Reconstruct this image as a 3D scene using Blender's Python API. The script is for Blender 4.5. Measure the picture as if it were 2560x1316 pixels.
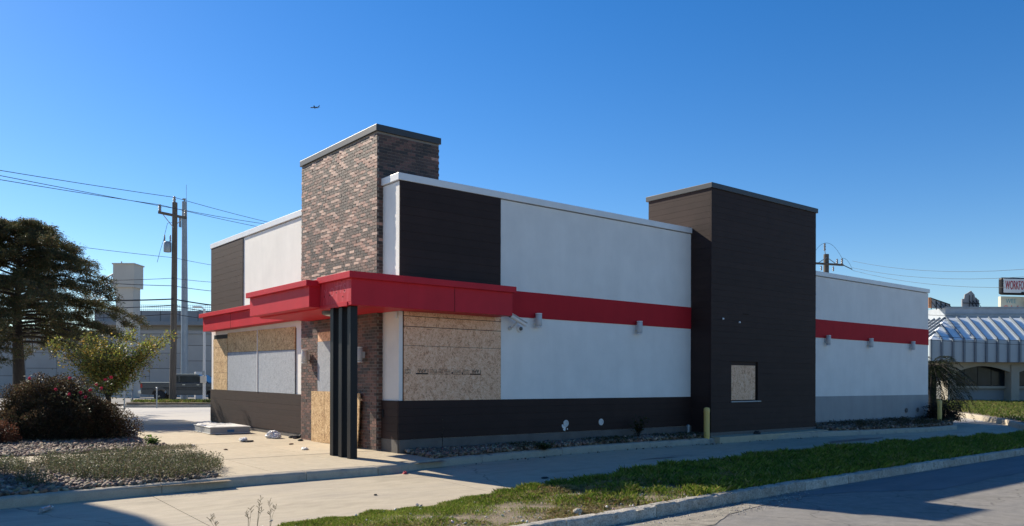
import bpy, bmesh, math, random
import numpy as np
from mathutils import Vector, Matrix

for o in list(bpy.data.objects):
    bpy.data.objects.remove(o)
random.seed(7)
RNG = np.random.default_rng(7)
SC = bpy.context.scene
COL = SC.collection
R = math.radians

# ------------------------------------------------------------------ camera
CAM = Vector((-8.80, -14.645, 1.468))
cd = bpy.data.cameras.new('camera')
cam = bpy.data.objects.new('camera', cd)
COL.objects.link(cam)
cd.sensor_width = 36.0
cd.lens = 36.0 * 2030.0 / 2560.0
cd.shift_y = (956.5 - 658.0) / 2560.0
cd.clip_start = 0.1
cd.clip_end = 9000
cam.matrix_world = (Matrix.Translation(CAM) @ Matrix.Rotation(R(51.063 - 90), 4, 'Z')
                    @ Matrix.Rotation(R(90), 4, 'X') @ Matrix.Rotation(0.0028, 4, 'Z'))
SC.camera = cam

# ------------------------------------------------------------------ sky, sun, exposure
SUN = Vector((-0.28, 1.0, 0.713)).normalized()
ELEV = math.asin(SUN.z)
AZ = math.atan2(SUN.x, SUN.y)          # clockwise from +Y
world = bpy.data.worlds.new('World')
SC.world = world
world.use_nodes = True
wn = world.node_tree.nodes
bg = wn['Background']
sky = wn.new('ShaderNodeTexSky')
sky.sky_type = 'NISHITA'
sky.sun_disc = False
sky.sun_elevation = ELEV
sky.sun_rotation = AZ
sky.altitude = 0
sky.air_density = 1.0
sky.dust_density = 0.14
sky.ozone_density = 3.0
hs = wn.new('ShaderNodeHueSaturation')
hs.inputs['Hue'].default_value = 0.508
hs.inputs['Saturation'].default_value = 1.37
world.node_tree.links.new(sky.outputs['Color'], hs.inputs['Color'])
world.node_tree.links.new(hs.outputs['Color'], bg.inputs['Color'])
bg.inputs['Strength'].default_value = 0.085
sd = bpy.data.lights.new('sun', 'SUN')
sd.energy = 4.7
sd.angle = R(0.53)
sd.color = (1.0, 0.90, 0.74)
sun = bpy.data.objects.new('sun', sd)
COL.objects.link(sun)
sun.rotation_euler = SUN.to_track_quat('Z', 'Y').to_euler()
vs = SC.view_settings
vs.view_transform = 'Standard'
vs.look = 'None'
vs.exposure = 0.78
vs.gamma = 1.0
vs.use_curve_mapping = False

# ------------------------------------------------------------------ materials
def nodes_of(m):
    m.use_nodes = True
    nt = m.node_tree
    return nt, nt.nodes, nt.links

def mat(name, c, rough=0.8, var=0.12, scale=3.0, bump=0.0, bscale=60.0, metal=0.0,
        spec=0.5, fine=0.0, stretch=(1, 1, 1), tint=None, rand=0.0, attr=False, streak=0.0, cracks=0.0, mid=0.0):
    """principled with large and fine noise colour variation, in world space"""
    m = bpy.data.materials.new(name)
    nt, N, L = nodes_of(m)
    b = N['Principled BSDF']
    b.inputs['Roughness'].default_value = rough
    b.inputs['Metallic'].default_value = metal
    b.inputs['Specular IOR Level'].default_value = spec
    geo = N.new('ShaderNodeNewGeometry')
    mp = N.new('ShaderNodeMapping')
    mp.inputs['Scale'].default_value = stretch
    L.new(geo.outputs['Position'], mp.inputs['Vector'])
    if attr:
        a = N.new('ShaderNodeAttribute')
        a.attribute_name = 'Col'
        cur = a.outputs['Color']
    else:
        rgb = N.new('ShaderNodeRGB')
        rgb.outputs[0].default_value = (*c, 1)
        cur = rgb.outputs[0]
    def noise_mul(cur, sc, amt, det=4):
        n = N.new('ShaderNodeTexNoise')
        n.inputs['Scale'].default_value = sc
        n.inputs['Detail'].default_value = det
        n.inputs['Roughness'].default_value = 0.6
        L.new(mp.outputs[0], n.inputs['Vector'])
        r = N.new('ShaderNodeMapRange')
        r.inputs['From Min'].default_value = 0.3
        r.inputs['From Max'].default_value = 0.7
        r.inputs['To Min'].default_value = 1 - amt
        r.inputs['To Max'].default_value = 1 + amt
        L.new(n.outputs['Fac'], r.inputs['Value'])
        x = N.new('ShaderNodeVectorMath')
        x.operation = 'SCALE'
        L.new(cur, x.inputs[0])
        L.new(r.outputs[0], x.inputs['Scale'])
        return x.outputs[0], n.outputs['Fac']
    if var:
        cur, f = noise_mul(cur, scale, var)
        if tint:
            mx = N.new('ShaderNodeMix')
            mx.data_type = 'RGBA'
            mr = N.new('ShaderNodeMapRange')
            mr.inputs['From Min'].default_value = 0.45
            mr.inputs['From Max'].default_value = 0.75
            L.new(f, mr.inputs['Value'])
            L.new(mr.outputs[0], mx.inputs[0])
            L.new(cur, mx.inputs[6])
            mx.inputs[7].default_value = (*tint, 1)
            cur = mx.outputs[2]
    if mid:
        cur, _ = noise_mul(cur, 6.5, mid, 5)
    if streak:      # vertical rain and dirt streaks
        keep = mp
        mp = N.new('ShaderNodeMapping')
        mp.inputs['Scale'].default_value = (1.1, 1.1, 0.25)
        L.new(geo.outputs['Position'], mp.inputs['Vector'])
        cur, _ = noise_mul(cur, 2.2, streak, 6)
        mp = keep
    if cracks:      # meandering cracks: thin zones next to distorted cell edges
        nz = N.new('ShaderNodeTexNoise')
        nz.inputs['Scale'].default_value = 1.6
        nz.inputs['Detail'].default_value = 6
        L.new(geo.outputs['Position'], nz.inputs['Vector'])
        av = N.new('ShaderNodeVectorMath')
        av.operation = 'MULTIPLY_ADD'
        av.inputs[1].default_value = (0.9, 0.9, 0)
        L.new(nz.outputs['Color'], av.inputs[0])
        L.new(geo.outputs['Position'], av.inputs[2])
        vo = N.new('ShaderNodeTexVoronoi')
        vo.feature = 'DISTANCE_TO_EDGE'
        vo.voronoi_dimensions = '2D'
        vo.inputs['Scale'].default_value = cracks
        L.new(av.outputs[0], vo.inputs['Vector'])
        r = N.new('ShaderNodeMapRange')
        r.inputs['From Max'].default_value = 0.012 * cracks / 0.6
        r.inputs['To Min'].default_value = 0.42
        r.inputs['To Max'].default_value = 1.0
        L.new(vo.outputs['Distance'], r.inputs['Value'])
        x = N.new('ShaderNodeVectorMath')
        x.operation = 'SCALE'
        L.new(cur, x.inputs[0])
        L.new(r.outputs[0], x.inputs['Scale'])
        cur = x.outputs[0]
    if fine:
        cur, _ = noise_mul(cur, bscale, fine, 2)
    if rand:
        oi = N.new('ShaderNodeObjectInfo')
        r = N.new('ShaderNodeMapRange')
        r.inputs['To Min'].default_value = 1 - rand
        r.inputs['To Max'].default_value = 1 + rand
        L.new(oi.outputs['Random'], r.inputs['Value'])
        x = N.new('ShaderNodeVectorMath')
        x.operation = 'SCALE'
        L.new(cur, x.inputs[0])
        L.new(r.outputs[0], x.inputs['Scale'])
        cur = x.outputs[0]
    L.new(cur, b.inputs['Base Color'])
    if bump:
        n = N.new('ShaderNodeTexNoise')
        n.inputs['Scale'].default_value = bscale
        n.inputs['Detail'].default_value = 3
        L.new(mp.outputs[0], n.inputs['Vector'])
        bp = N.new('ShaderNodeBump')
        bp.inputs['Strength'].default_value = bump
        bp.inputs['Distance'].default_value = 0.01
        L.new(n.outputs['Fac'], bp.inputs['Height'])
        L.new(bp.outputs[0], b.inputs['Normal'])
    return m

def leaf_mat(name, rough=0.5, transl=0.25):
    """foliage: colour from the mesh attribute, some light let through"""
    m = bpy.data.materials.new(name)
    nt, N, L = nodes_of(m)
    b = N['Principled BSDF']
    b.inputs['Roughness'].default_value = rough
    b.inputs['Specular IOR Level'].default_value = 0.15
    a = N.new('ShaderNodeAttribute')
    a.attribute_name = 'Col'
    L.new(a.outputs['Color'], b.inputs['Base Color'])
    t = N.new('ShaderNodeBsdfTranslucent')
    L.new(a.outputs['Color'], t.inputs['Color'])
    mx = N.new('ShaderNodeMixShader')
    mx.inputs[0].default_value = transl
    L.new(b.outputs[0], mx.inputs[1])
    L.new(t.outputs[0], mx.inputs[2])
    L.new(mx.outputs[0], N['Material Output'].inputs['Surface'])
    return m

def osb_mat(name, lo, mid, hi, bump=0.5):
    """oriented strand board: each cell of flakes has its own direction"""
    m = bpy.data.materials.new(name)
    nt, N, L = nodes_of(m)
    b = N['Principled BSDF']
    b.inputs['Roughness'].default_value = 0.75
    geo = N.new('ShaderNodeNewGeometry')
    sep = N.new('ShaderNodeSeparateXYZ')
    L.new(geo.outputs['Position'], sep.inputs[0])
    ad = N.new('ShaderNodeMath')
    L.new(sep.outputs[0], ad.inputs[0])
    L.new(sep.outputs[1], ad.inputs[1])
    cmb = N.new('ShaderNodeCombineXYZ')
    L.new(ad.outputs[0], cmb.inputs[0])
    L.new(sep.outputs[2], cmb.inputs[1])
    facs = []
    for k, sc in enumerate((11.0, 16.0)):
        v = N.new('ShaderNodeTexVoronoi')
        v.voronoi_dimensions = '2D'
        v.inputs['Scale'].default_value = sc
        L.new(cmb.outputs[0], v.inputs['Vector'])
        sx = N.new('ShaderNodeSeparateXYZ')
        L.new(v.outputs['Color'], sx.inputs[0])
        an = N.new('ShaderNodeMath')
        an.operation = 'MULTIPLY'
        an.inputs[1].default_value = 6.0
        L.new(sx.outputs[0], an.inputs[0])
        vr = N.new('ShaderNodeVectorRotate')
        vr.rotation_type = 'Z_AXIS'
        L.new(cmb.outputs[0], vr.inputs['Vector'])
        L.new(an.outputs[0], vr.inputs['Angle'])
        mp = N.new('ShaderNodeMapping')
        mp.inputs['Scale'].default_value = (9 + 3 * k, 46 + 12 * k, 1)
        mp.inputs['Location'].default_value = (k * 3.7, 1.3 * k, 0)
        L.new(vr.outputs[0], mp.inputs['Vector'])
        n = N.new('ShaderNodeTexNoise')
        n.noise_dimensions = '2D'
        n.inputs['Scale'].default_value = 1.0
        n.inputs['Detail'].default_value = 2
        L.new(mp.outputs[0], n.inputs['Vector'])
        o = N.new('ShaderNodeMath')
        o.operation = 'MULTIPLY_ADD'
        o.inputs[1].default_value = 0.20
        L.new(sx.outputs[1], o.inputs[0])
        L.new(n.outputs['Fac'], o.inputs[2])
        facs.append(o.outputs[0])
    mxv = N.new('ShaderNodeMath')
    L.new(facs[0], mxv.inputs[0])
    L.new(facs[1], mxv.inputs[1])
    rp = N.new('ShaderNodeValToRGB')
    e = rp.color_ramp.elements
    e[0].position, e[0].color = 0.44, (*lo, 1)
    e[1].position, e[1].color = 0.80, (*hi, 1)
    k = e.new(0.56)
    k.color = (*mid, 1)
    hf = N.new('ShaderNodeMath')
    hf.operation = 'MULTIPLY'
    hf.inputs[1].default_value = 0.5
    L.new(mxv.outputs[0], hf.inputs[0])
    L.new(hf.outputs[0], rp.inputs[0])
    L.new(rp.outputs[0], b.inputs['Base Color'])
    bp = N.new('ShaderNodeBump')
    bp.inputs['Strength'].default_value = bump
    bp.inputs['Distance'].default_value = 0.01
    L.new(hf.outputs[0], bp.inputs['Height'])
    L.new(bp.outputs[0], b.inputs['Normal'])
    return m

M = {}
M['stucco'] = mat('white stucco', (0.82, 0.785, 0.735), 0.85, 0.05, 1.2, 0.3, 90, fine=0.03, streak=0.035)
M['rear_grey'] = mat('grey stucco', (0.33, 0.33, 0.325), 0.85, 0.05, 1.5, 0.25, 90, streak=0.07)
M['coping'] = mat('white metal coping', (0.78, 0.78, 0.77), 0.4, 0.05, 2.0)
M['dark_cap'] = mat('dark metal cap', (0.035, 0.04, 0.045), 0.5, 0.1, 2.0)
M['brown'] = mat('brown painted siding', (0.036, 0.0205, 0.0175), 0.66, 0.12, 2.5, 0.15, 120, rand=0.08, spec=0.22)
M['groove'] = mat('shadow gap', (0.018, 0.014, 0.012), 0.9, 0, spec=0.1)
M['red'] = mat('red painted metal', (0.55, 0.020, 0.034), 0.5, 0.07, 1.5, 0.02, 25, spec=0.18, streak=0.06)
M['band'] = mat('red painted stucco band', (0.47, 0.018, 0.026), 0.75, 0.06, 1.5, 0.15, 90, spec=0.2, streak=0.05)
M['ghost'] = mat('faded lettering red', (0.60, 0.075, 0.10), 0.6, 0.2, 14)
M['red_faded'] = mat('faded red panel', (0.56, 0.035, 0.05), 0.55, 0.12, 5, 0.05, 25, spec=0.2, stretch=(1, 3, 0.4), tint=(0.62, 0.08, 0.10))
M['black'] = mat('black painted steel', (0.009, 0.010, 0.013), 0.45, 0.1, 4, spec=0.25)
M['mortar'] = mat('brick mortar', (0.25, 0.215, 0.18), 0.95, 0.15, 12, 0.3, 150)
M['mortar_dark'] = M['mortar']
BRICK_C = [(0.074, 0.042, 0.033), (0.105, 0.058, 0.044), (0.044, 0.030, 0.026), (0.17, 0.080, 0.058), (0.46, 0.25, 0.18), (0.66, 0.43, 0.32)]
BRICK_W = [0.30, 0.26, 0.16, 0.09, 0.10, 0.09]
BRICKM = [mat('brick tone %s' % t, c, 0.62, 0.25, 18, 0.5, 140) for t, c in zip('abcdef', BRICK_C)]
M['osb'] = osb_mat('strand board', (0.28, 0.145, 0.06), (0.56, 0.35, 0.16), (0.82, 0.60, 0.33))
M['osb_shade'] = osb_mat('strand board in shade', (0.46, 0.225, 0.12), (0.80, 0.445, 0.26), (0.93, 0.64, 0.43))  # for boards on shaded walls, colour brightened and warmed to offset the shade
M['osb_grey'] = osb_mat('grey painted strand board', (0.27, 0.29, 0.32), (0.34, 0.365, 0.40), (0.42, 0.44, 0.47), 0.7)
M['ink'] = mat('black stamp ink', (0.03, 0.025, 0.022), 0.9, 0.3, 60)
M['foundation'] = mat('foundation concrete', (0.125, 0.115, 0.105), 0.9, 0.18, 3, 0.3, 70)
M['concrete'] = mat('pavement concrete', (0.46, 0.39, 0.275), 0.9, 0.15, 1.1, 0.35, 120, fine=0.08, rand=0.06, mid=0.08, tint=(0.36, 0.30, 0.21))
M['lane'] = mat('drive concrete', (0.45, 0.385, 0.28), 0.9, 0.24, 0.8, 0.35, 120, fine=0.08, stretch=(0.45, 1.3, 1), tint=(0.27, 0.235, 0.185), cracks=0.16, mid=0.10)
M['lot'] = mat('car park concrete', (0.46, 0.43, 0.38), 0.9, 0.2, 0.35, 0.3, 90, stretch=(1, 1, 1), tint=(0.33, 0.31, 0.29))
M['kerb'] = mat('kerb concrete', (0.42, 0.365, 0.28), 0.92, 0.22, 3.0, 0.5, 80, fine=0.12, rand=0.08, tint=(0.25, 0.22, 0.18))
M['kerb_old'] = mat('old kerb concrete', (0.46, 0.42, 0.35), 0.95, 0.38, 7.0, 1.0, 45, fine=0.38, rand=0.14, tint=(0.17, 0.145, 0.11), mid=0.2)
M['asphalt'] = mat('worn asphalt', (0.235, 0.22, 0.195), 0.92, 0.22, 1.3, 0.8, 160, fine=0.28, tint=(0.14, 0.135, 0.13), cracks=0.55, mid=0.14)
M['patch'] = mat('smooth gutter asphalt', (0.15, 0.15, 0.15), 0.9, 0.15, 1.2, 0.3, 160, fine=0.12, stretch=(0.4, 2, 1))
M['gutter'] = mat('gutter grit', (0.25, 0.225, 0.18), 0.95, 0.35, 5, 0.9, 60, fine=0.35)
M['dirt'] = mat('dry soil', (0.20, 0.155, 0.105), 0.95, 0.3, 4, 0.8, 50, fine=0.3)
M['earth'] = mat('ground', (0.19, 0.165, 0.13), 0.95, 0.25, 0.2, 0.4, 10)
M['white'] = mat('white plastic', (0.75, 0.74, 0.72), 0.45, 0.05, 10)
M['fixture'] = mat('grey lamp housing', (0.55, 0.55, 0.54), 0.4, 0.05, 10)
M['fixture_dark'] = mat('dark lamp ring', (0.10, 0.10, 0.10), 0.5, 0.05, 10)
M['lens'] = mat('lamp lens', (0.62, 0.60, 0.55), 0.25, 0.05, 10)
M['yellow'] = mat('yellow painted steel', (0.74, 0.49, 0.13), 0.5, 0.12, 6, 0.1, 60, tint=(0.60, 0.42, 0.16))
M['galv'] = mat('galvanised steel', (0.27, 0.30, 0.32), 0.5, 0.1, 2, metal=0.3)
M['wood_pole'] = mat('weathered pole wood', (0.10, 0.085, 0.068), 0.9, 0.25, 3, 0.6, 30, stretch=(4, 4, 0.3))
M['cable'] = mat('black cable', (0.02, 0.02, 0.022), 0.6, 0)
M['insul'] = mat('grey insulator', (0.20, 0.21, 0.22), 0.4, 0.1, 10)
M['glass'] = mat('dark window glass', (0.014, 0.022, 0.028), 0.2, 0.5, 1.5, spec=0.22)
M['membrane'] = mat('grey roofing membrane', (0.42, 0.42, 0.41), 0.9, 0.1, 2)
M['oil'] = mat('oil stain', (0.10, 0.09, 0.078), 0.6, 0.3, 3)
M['bark'] = mat('dark bark', (0.032, 0.027, 0.024), 0.95, 0.3, 8, 0.8, 40, stretch=(3, 3, 0.6))
M['leaf'] = leaf_mat('leaves', 0.5, 0.36)
M['grass'] = leaf_mat('grass blades', 0.55, 0.5)
M['petal'] = leaf_mat('petals', 0.6, 0.3)
M['rock'] = mat('river rock', (0.4, 0.36, 0.31), 0.8, 0.2, 25, 0.3, 120, attr=True)
M['panel_wall'] = mat('retaining wall concrete', (0.38, 0.365, 0.34), 0.9, 0.08, 0.5, 0.1, 30, rand=0.05)
M['bridge'] = mat('bridge concrete', (0.33, 0.325, 0.315), 0.9, 0.1, 0.5, 0.1, 30)
M['beige'] = mat('beige concrete', (0.58, 0.53, 0.45), 0.85, 0.06, 0.5)

# ------------------------------------------------------------------ mesh helpers
ORG = {}            # world origin of every thing or part, for local coordinates

class MB:
    def __init__(s):
        s.v, s.f, s.m = [], [], []
    def add(s, vs, fs, mi=0):
        o = len(s.v)
        s.v += [tuple(v) for v in vs]
        s.f += [tuple(i + o for i in f) for f in fs]
        s.m += [mi] * len(fs)
        return s
    def box(s, x0, x1, y0, y1, z0, z1, mi=0, zf=None):
        zf = zf or (lambda x, y: 0.0)
        vs = [(x, y, z + zf(x, y)) for z in (z0, z1) for y in (y0, y1) for x in (x0, x1)]
        return s.add(vs, [(0, 2, 3, 1), (4, 5, 7, 6), (0, 1, 5, 4), (2, 6, 7, 3), (0, 4, 6, 2), (1, 3, 7, 5)], mi)
    def obox(s, c, ax, ay, az, mi=0):
        c, ax, ay, az = map(Vector, (c, ax, ay, az))
        vs = [c + ax * i + ay * j + az * k for k in (-1, 1) for j in (-1, 1) for i in (-1, 1)]
        return s.add(vs, [(0, 2, 3, 1), (4, 5, 7, 6), (0, 1, 5, 4), (2, 6, 7, 3), (0, 4, 6, 2), (1, 3, 7, 5)], mi)
    def tube(s, pts, r, n=8, mi=0, caps=True):
        pts = [Vector(p) for p in pts]
        rs = r if isinstance(r, (list, tuple)) else [r] * len(pts)
        rings = []
        vs, fs = [], []
        up = Vector((0, 0, 1))
        prev = None
        for i, p in enumerate(pts):
            d = (pts[min(i + 1, len(pts) - 1)] - pts[max(i - 1, 0)]).normalized()
            if prev is None:
                a = d.cross(up if abs(d.z) < 0.95 else Vector((1, 0, 0))).normalized()
            else:
                a = (prev - d * prev.dot(d)).normalized()
            prev = a
            b = d.cross(a)
            for k in range(n):
                t = 2 * math.pi * k / n
                vs.append(p + (a * math.cos(t) + b * math.sin(t)) * rs[i])
        for i in range(len(pts) - 1):
            for k in range(n):
                fs.append((i * n + k, i * n + (k + 1) % n, (i + 1) * n + (k + 1) % n, (i + 1) * n + k))
        if caps:
            fs.append(tuple(range(n))[::-1])
            fs.append(tuple(range((len(pts) - 1) * n, len(pts) * n)))
        return s.add(vs, fs, mi)
    def lathe(s, c, prof, n=16, mi=0, axis='Z'):
        vs, fs = [], []
        for r, h in prof:
            for k in range(n):
                t = 2 * math.pi * k / n
                a, b = r * math.cos(t), r * math.sin(t)
                p = (a, b, h) if axis == 'Z' else ((h, a, b) if axis == 'X' else (b, h, a))
                vs.append((c[0] + p[0], c[1] + p[1], c[2] + p[2]))
        for i in range(len(prof) - 1):
            for k in range(n):
                fs.append((i * n + k, i * n + (k + 1) % n, (i + 1) * n + (k + 1) % n, (i + 1) * n + k))
        fs.append(tuple(range(n))[::-1])
        fs.append(tuple(range((len(prof) - 1) * n, len(prof) * n)))
        return s.add(vs, fs, mi)
    def prism(s, poly, z0, z1, mi=0):
        n = len(poly)
        vs = [(x, y, z0) for x, y in poly] + [(x, y, z1) for x, y in poly]
        fs = [tuple(range(n))[::-1], tuple(range(n, 2 * n))]
        fs += [(i, (i + 1) % n, n + (i + 1) % n, n + i) for i in range(n)]
        return s.add(vs, fs, mi)
    def mesh(s, name, mats, off=(0, 0, 0), smooth=False):
        me = bpy.data.meshes.new(name)
        me.from_pydata([(x - off[0], y - off[1], z - off[2]) for x, y, z in s.v], [], s.f)
        for m in (mats if isinstance(mats, (list, tuple)) else [mats]):
            me.materials.append(m)
        me.polygons.foreach_set('material_index', s.m)
        bm = bmesh.new()
        bm.from_mesh(me)
        bmesh.ops.recalc_face_normals(bm, faces=bm.faces)
        bm.to_mesh(me)
        bm.free()
        if smooth:
            me.shade_smooth()
            if smooth != 'all':
                me.set_sharp_from_angle(angle=R(40))
        me.update()
        return me
    def build(s, name, mats, parent=None, smooth=False, bevel=0.0):
        off = ORG.get(parent.name, (0, 0, 0)) if parent else (0, 0, 0)
        return link(name, s.mesh(name, mats, off, smooth), parent, bevel)

def link(name, me, parent=None, bevel=0.0):
    o = bpy.data.objects.new(name, me)
    COL.objects.link(o)
    if parent:
        o.parent = parent
        ORG[o.name] = ORG.get(parent.name, (0, 0, 0))
    if bevel:
        b = o.modifiers.new('bevel', 'BEVEL')
        b.width = bevel
        b.segments = 2
        b.limit_method = 'ANGLE'
    return o

def tag(o, label=None, cat=None, group=None, kind=None):
    if label:
        o['label'] = label
    if cat:
        o['category'] = cat
    if group:
        o['group'] = group
    if kind:
        o['kind'] = kind
    return o

def thing(name, label, cat, loc=(0, 0, 0), rz=0.0, group=None):
    o = bpy.data.objects.new(name, None)
    o.empty_display_size = 0.2
    COL.objects.link(o)
    o.location = loc
    o.rotation_euler = (0, 0, rz)
    tag(o, label, cat, group)
    ORG[o.name] = tuple(loc) if rz == 0.0 else (0, 0, 0)
    return o

def copy_tree(o, parent=None):
    c = o.copy()
    COL.objects.link(c)
    c.parent = parent
    for ch in o.children:
        copy_tree(ch, c)
    return c

def np_mesh(name, V, F, mats, cols=None, mi=None, smooth=False):
    """mesh from numpy arrays; every face has the same number of corners"""
    V = np.asarray(V, np.float32)
    F = np.asarray(F, np.int32)
    me = bpy.data.meshes.new(name)
    n, k = F.shape
    me.vertices.add(len(V))
    me.vertices.foreach_set('co', V.ravel())
    me.loops.add(n * k)
    me.loops.foreach_set('vertex_index', F.ravel())
    me.polygons.add(n)
    me.polygons.foreach_set('loop_start', np.arange(0, n * k, k, dtype=np.int32))
    me.polygons.foreach_set('loop_total', np.full(n, k, np.int32))
    for m in (mats if isinstance(mats, (list, tuple)) else [mats]):
        me.materials.append(m)
    if mi is not None:
        me.polygons.foreach_set('material_index', np.asarray(mi, np.int32))
    me.polygons.foreach_set('use_smooth', np.full(n, bool(smooth)))
    if cols is not None:
        ca = me.color_attributes.new('Col', 'FLOAT_COLOR', 'POINT')
        rgba = np.ones((len(V), 4), np.float32)
        rgba[:, :3] = cols
        ca.data.foreach_set('color', rgba.ravel())
    me.update(calc_edges=True)
    me.validate()
    return me

def text_mesh(txt, h, org, xd, yd, width=None, lift=0.0):
    """flat lettering as a mesh: cap height h, optional total width, laid in the plane xd, yd"""
    cu = bpy.data.curves.new('t', 'FONT')
    cu.body = txt
    cu.size = 1.0
    o = bpy.data.objects.new('t', cu)
    COL.objects.link(o)
    bpy.context.view_layer.update()
    dg = bpy.context.evaluated_depsgraph_get()
    me = bpy.data.meshes.new_from_object(o.evaluated_get(dg))
    bpy.data.objects.remove(o)
    co = np.array([v.co[:] for v in me.vertices])
    x0, x1 = co[:, 0].min(), co[:, 0].max()
    y0, y1 = co[:, 1].min(), co[:, 1].max()
    sy = h / (y1 - y0)
    sx = width / (x1 - x0) if width else sy
    org, xd, yd = Vector(org), Vector(xd), Vector(yd)
    nd = xd.cross(yd)
    mb = MB()
    mb.add([org + xd * ((p[0] - x0) * sx) + yd * ((p[1] - y0) * sy) + nd * lift for p in co],
           [tuple(p.vertices) for p in me.polygons])
    return mb

def gfun(x, y):
    gx = 0.002 * min(max(x, 0), 60)
    gy = float(np.interp(y, [-5.0, -2.0, 0.7, 22.7, 45.0], [-0.17, -0.06, 0.0, 0.25, 0.05]))
    return gx + gy
gvec = np.vectorize(gfun)

def sheet(name, x0, x1, y0, y1, dz, m, kind='structure', parent=None):
    xs = sorted({x0, x1} | {b for b in (0.0, 60.0) if x0 < b < x1})
    ys = sorted({y0, y1} | {b for b in (-5.0, -2.0, 0.7, 22.7, 45.0) if y0 < b < y1})
    mb = MB()
    vs = [(x, y, gfun(x, y) + dz) for y in ys for x in xs]
    n = len(xs)
    fs = [(j * n + i, j * n + i + 1, (j + 1) * n + i + 1, (j + 1) * n + i) for j in range(len(ys) - 1) for i in range(n - 1)]
    mb.add(vs, fs)
    o = mb.build(name, m, parent)
    if kind:
        tag(o, kind=kind)
    return o
# ================================================================== setting
def interp_line(pl):
    xs = [p[0] for p in pl]
    ys = [p[1] for p in pl]
    return lambda x: np.interp(x, xs, ys)

STREET_K = [(-30, -8.2), (-8, -7.55), (-2.5, -7.2), (-1, -7.11), (0.87, -6.98), (3.9, -6.80), (6, -6.75), (15, -6.55), (40, -6.1)]
GRASS_E = [(-30, -7.0), (-8, -6.3), (-5.6, -5.6), (-4.4, -5.12), (-3, -4.98), (-0.2, -4.55), (1.5, -4.4), (5.4, -4.1), (10.5, -3.9), (20, -4.6), (30, -5.0), (40, -5.2)]
kerb_y, grass_y = interp_line(STREET_K), interp_line(GRASS_E)

sheet('ground', -900, 900, -900, 900, -0.62, M['earth'])
sheet('parking_lot', -90, 70, -0.56, 62, -0.156, M['lot'])
sheet('lane_subgrade', -60, 48, -6.3, -0.5, -0.175, M['dirt'])
lane = bpy.data.objects.new('drive_lane', None)
COL.objects.link(lane)
tag(lane, kind='structure')
def grid_slab(x0, x1, y0, y1, top, m, parent, name='slab', gap=0.006):
    ys = [y0 + gap] + [b for b in (-5.0, -2.0, 0.7) if y0 + gap < b < y1 - gap] + [y1 - gap]
    n = len(ys)
    vs = [(x, y, gfun(x, y) + z) for z in (top - 0.2, top) for x in (x0 + gap, x1 - gap) for y in ys]
    q = lambda a, b, c: a * 2 * n + b * n + c
    fs = []
    for c in range(n - 1):
        fs += [(q(1, 0, c), q(1, 1, c), q(1, 1, c + 1), q(1, 0, c + 1)), (q(0, 0, c), q(1, 0, c), q(1, 0, c + 1), q(0, 0, c + 1)), (q(0, 1, c), q(0, 1, c + 1), q(1, 1, c + 1), q(1, 1, c))]
    fs += [(q(0, 0, 0), q(0, 1, 0), q(1, 1, 0), q(1, 0, 0)), (q(0, 0, n - 1), q(1, 0, n - 1), q(1, 1, n - 1), q(0, 1, n - 1))]
    return MB().add(vs, fs).build(name, m, parent)
LX = [-22, -18, -14, -9.7, -5.42, -0.86, 3.5, 7.9, 12.3, 16.7, 21.1, 25.5, 29.9, 34.3]
for a, b in zip(LX, LX[1:]):
    grid_slab(a, b, -5.95, -0.55, -0.150 + random.uniform(-0.002, 0.002), M['lane'], lane)
sheet('frontage_road', -40, 90, 40, 66, -0.06, M['asphalt'])

def strip_mesh(name, la, lb, dz, m, x0=-30, x1=40, n=60, lift=0.0):
    mb = MB()
    vs, fs = [], []
    K = 5
    for i in range(n + 1):
        x = x0 + (x1 - x0) * i / n
        for j in range(K + 1):
            t = j / K
            y = la(x) * (1 - t) + lb(x) * t
            vs.append((x, y, gfun(x, y) + dz + lift * math.sin(math.pi * t)))
    for i in range(n):
        for j in range(K):
            a = i * (K + 1) + j
            fs.append((a, a + K + 1, a + K + 2, a + 1))
    mb.add(vs, fs)
    return tag(mb.build(name, m), kind='structure')

strip_mesh('street', lambda x: -70.0, lambda x: kerb_y(x) - 0.02, -0.25, M['asphalt'], -60, 60, 40)
strip_mesh('verge_soil', lambda x: kerb_y(x) + 0.10, lambda x: grass_y(x), -0.135, M['dirt'], lift=0.05)

def patch_sheet(name, poly, z, m, jag=0.05, seed=1):
    rr = random.Random(seed)
    pts = []
    for i, (x, y) in enumerate(poly):
        x2, y2 = poly[(i + 1) % len(poly)]
        k = max(1, int(math.hypot(x2 - x, y2 - y) / 0.25))
        for j in range(k):
            pts.append((x + (x2 - x) * j / k + rr.uniform(-jag, jag), y + (y2 - y) * j / k + rr.uniform(-jag, jag)))
    mb = MB()
    mb.add([(x, y, z + gfun(x, y)) for x, y in pts], [tuple(range(len(pts)))])
    return tag(mb.build(name, m), kind='structure')

patch_sheet('gutter_strip', [(3.2, -6.97), (6, -6.86), (15, -6.66), (36, -6.25), (36, -7.9), (15, -8.1), (9, -8.15), (6.2, -8.25), (5.4, -7.9), (4.3, -7.35)], -0.246, M['patch'], 0.05)
patch_sheet('gutter_dirt', [(-8, -7.68), (-2.5, -7.33), (0.9, -7.1), (3.3, -6.95), (3.0, -7.2), (1.2, -7.5), (-0.2, -7.95), (-1.4, -7.85), (-3.4, -7.9), (-8, -8.3)], -0.243, M['gutter'], 0.09, 3)

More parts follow.
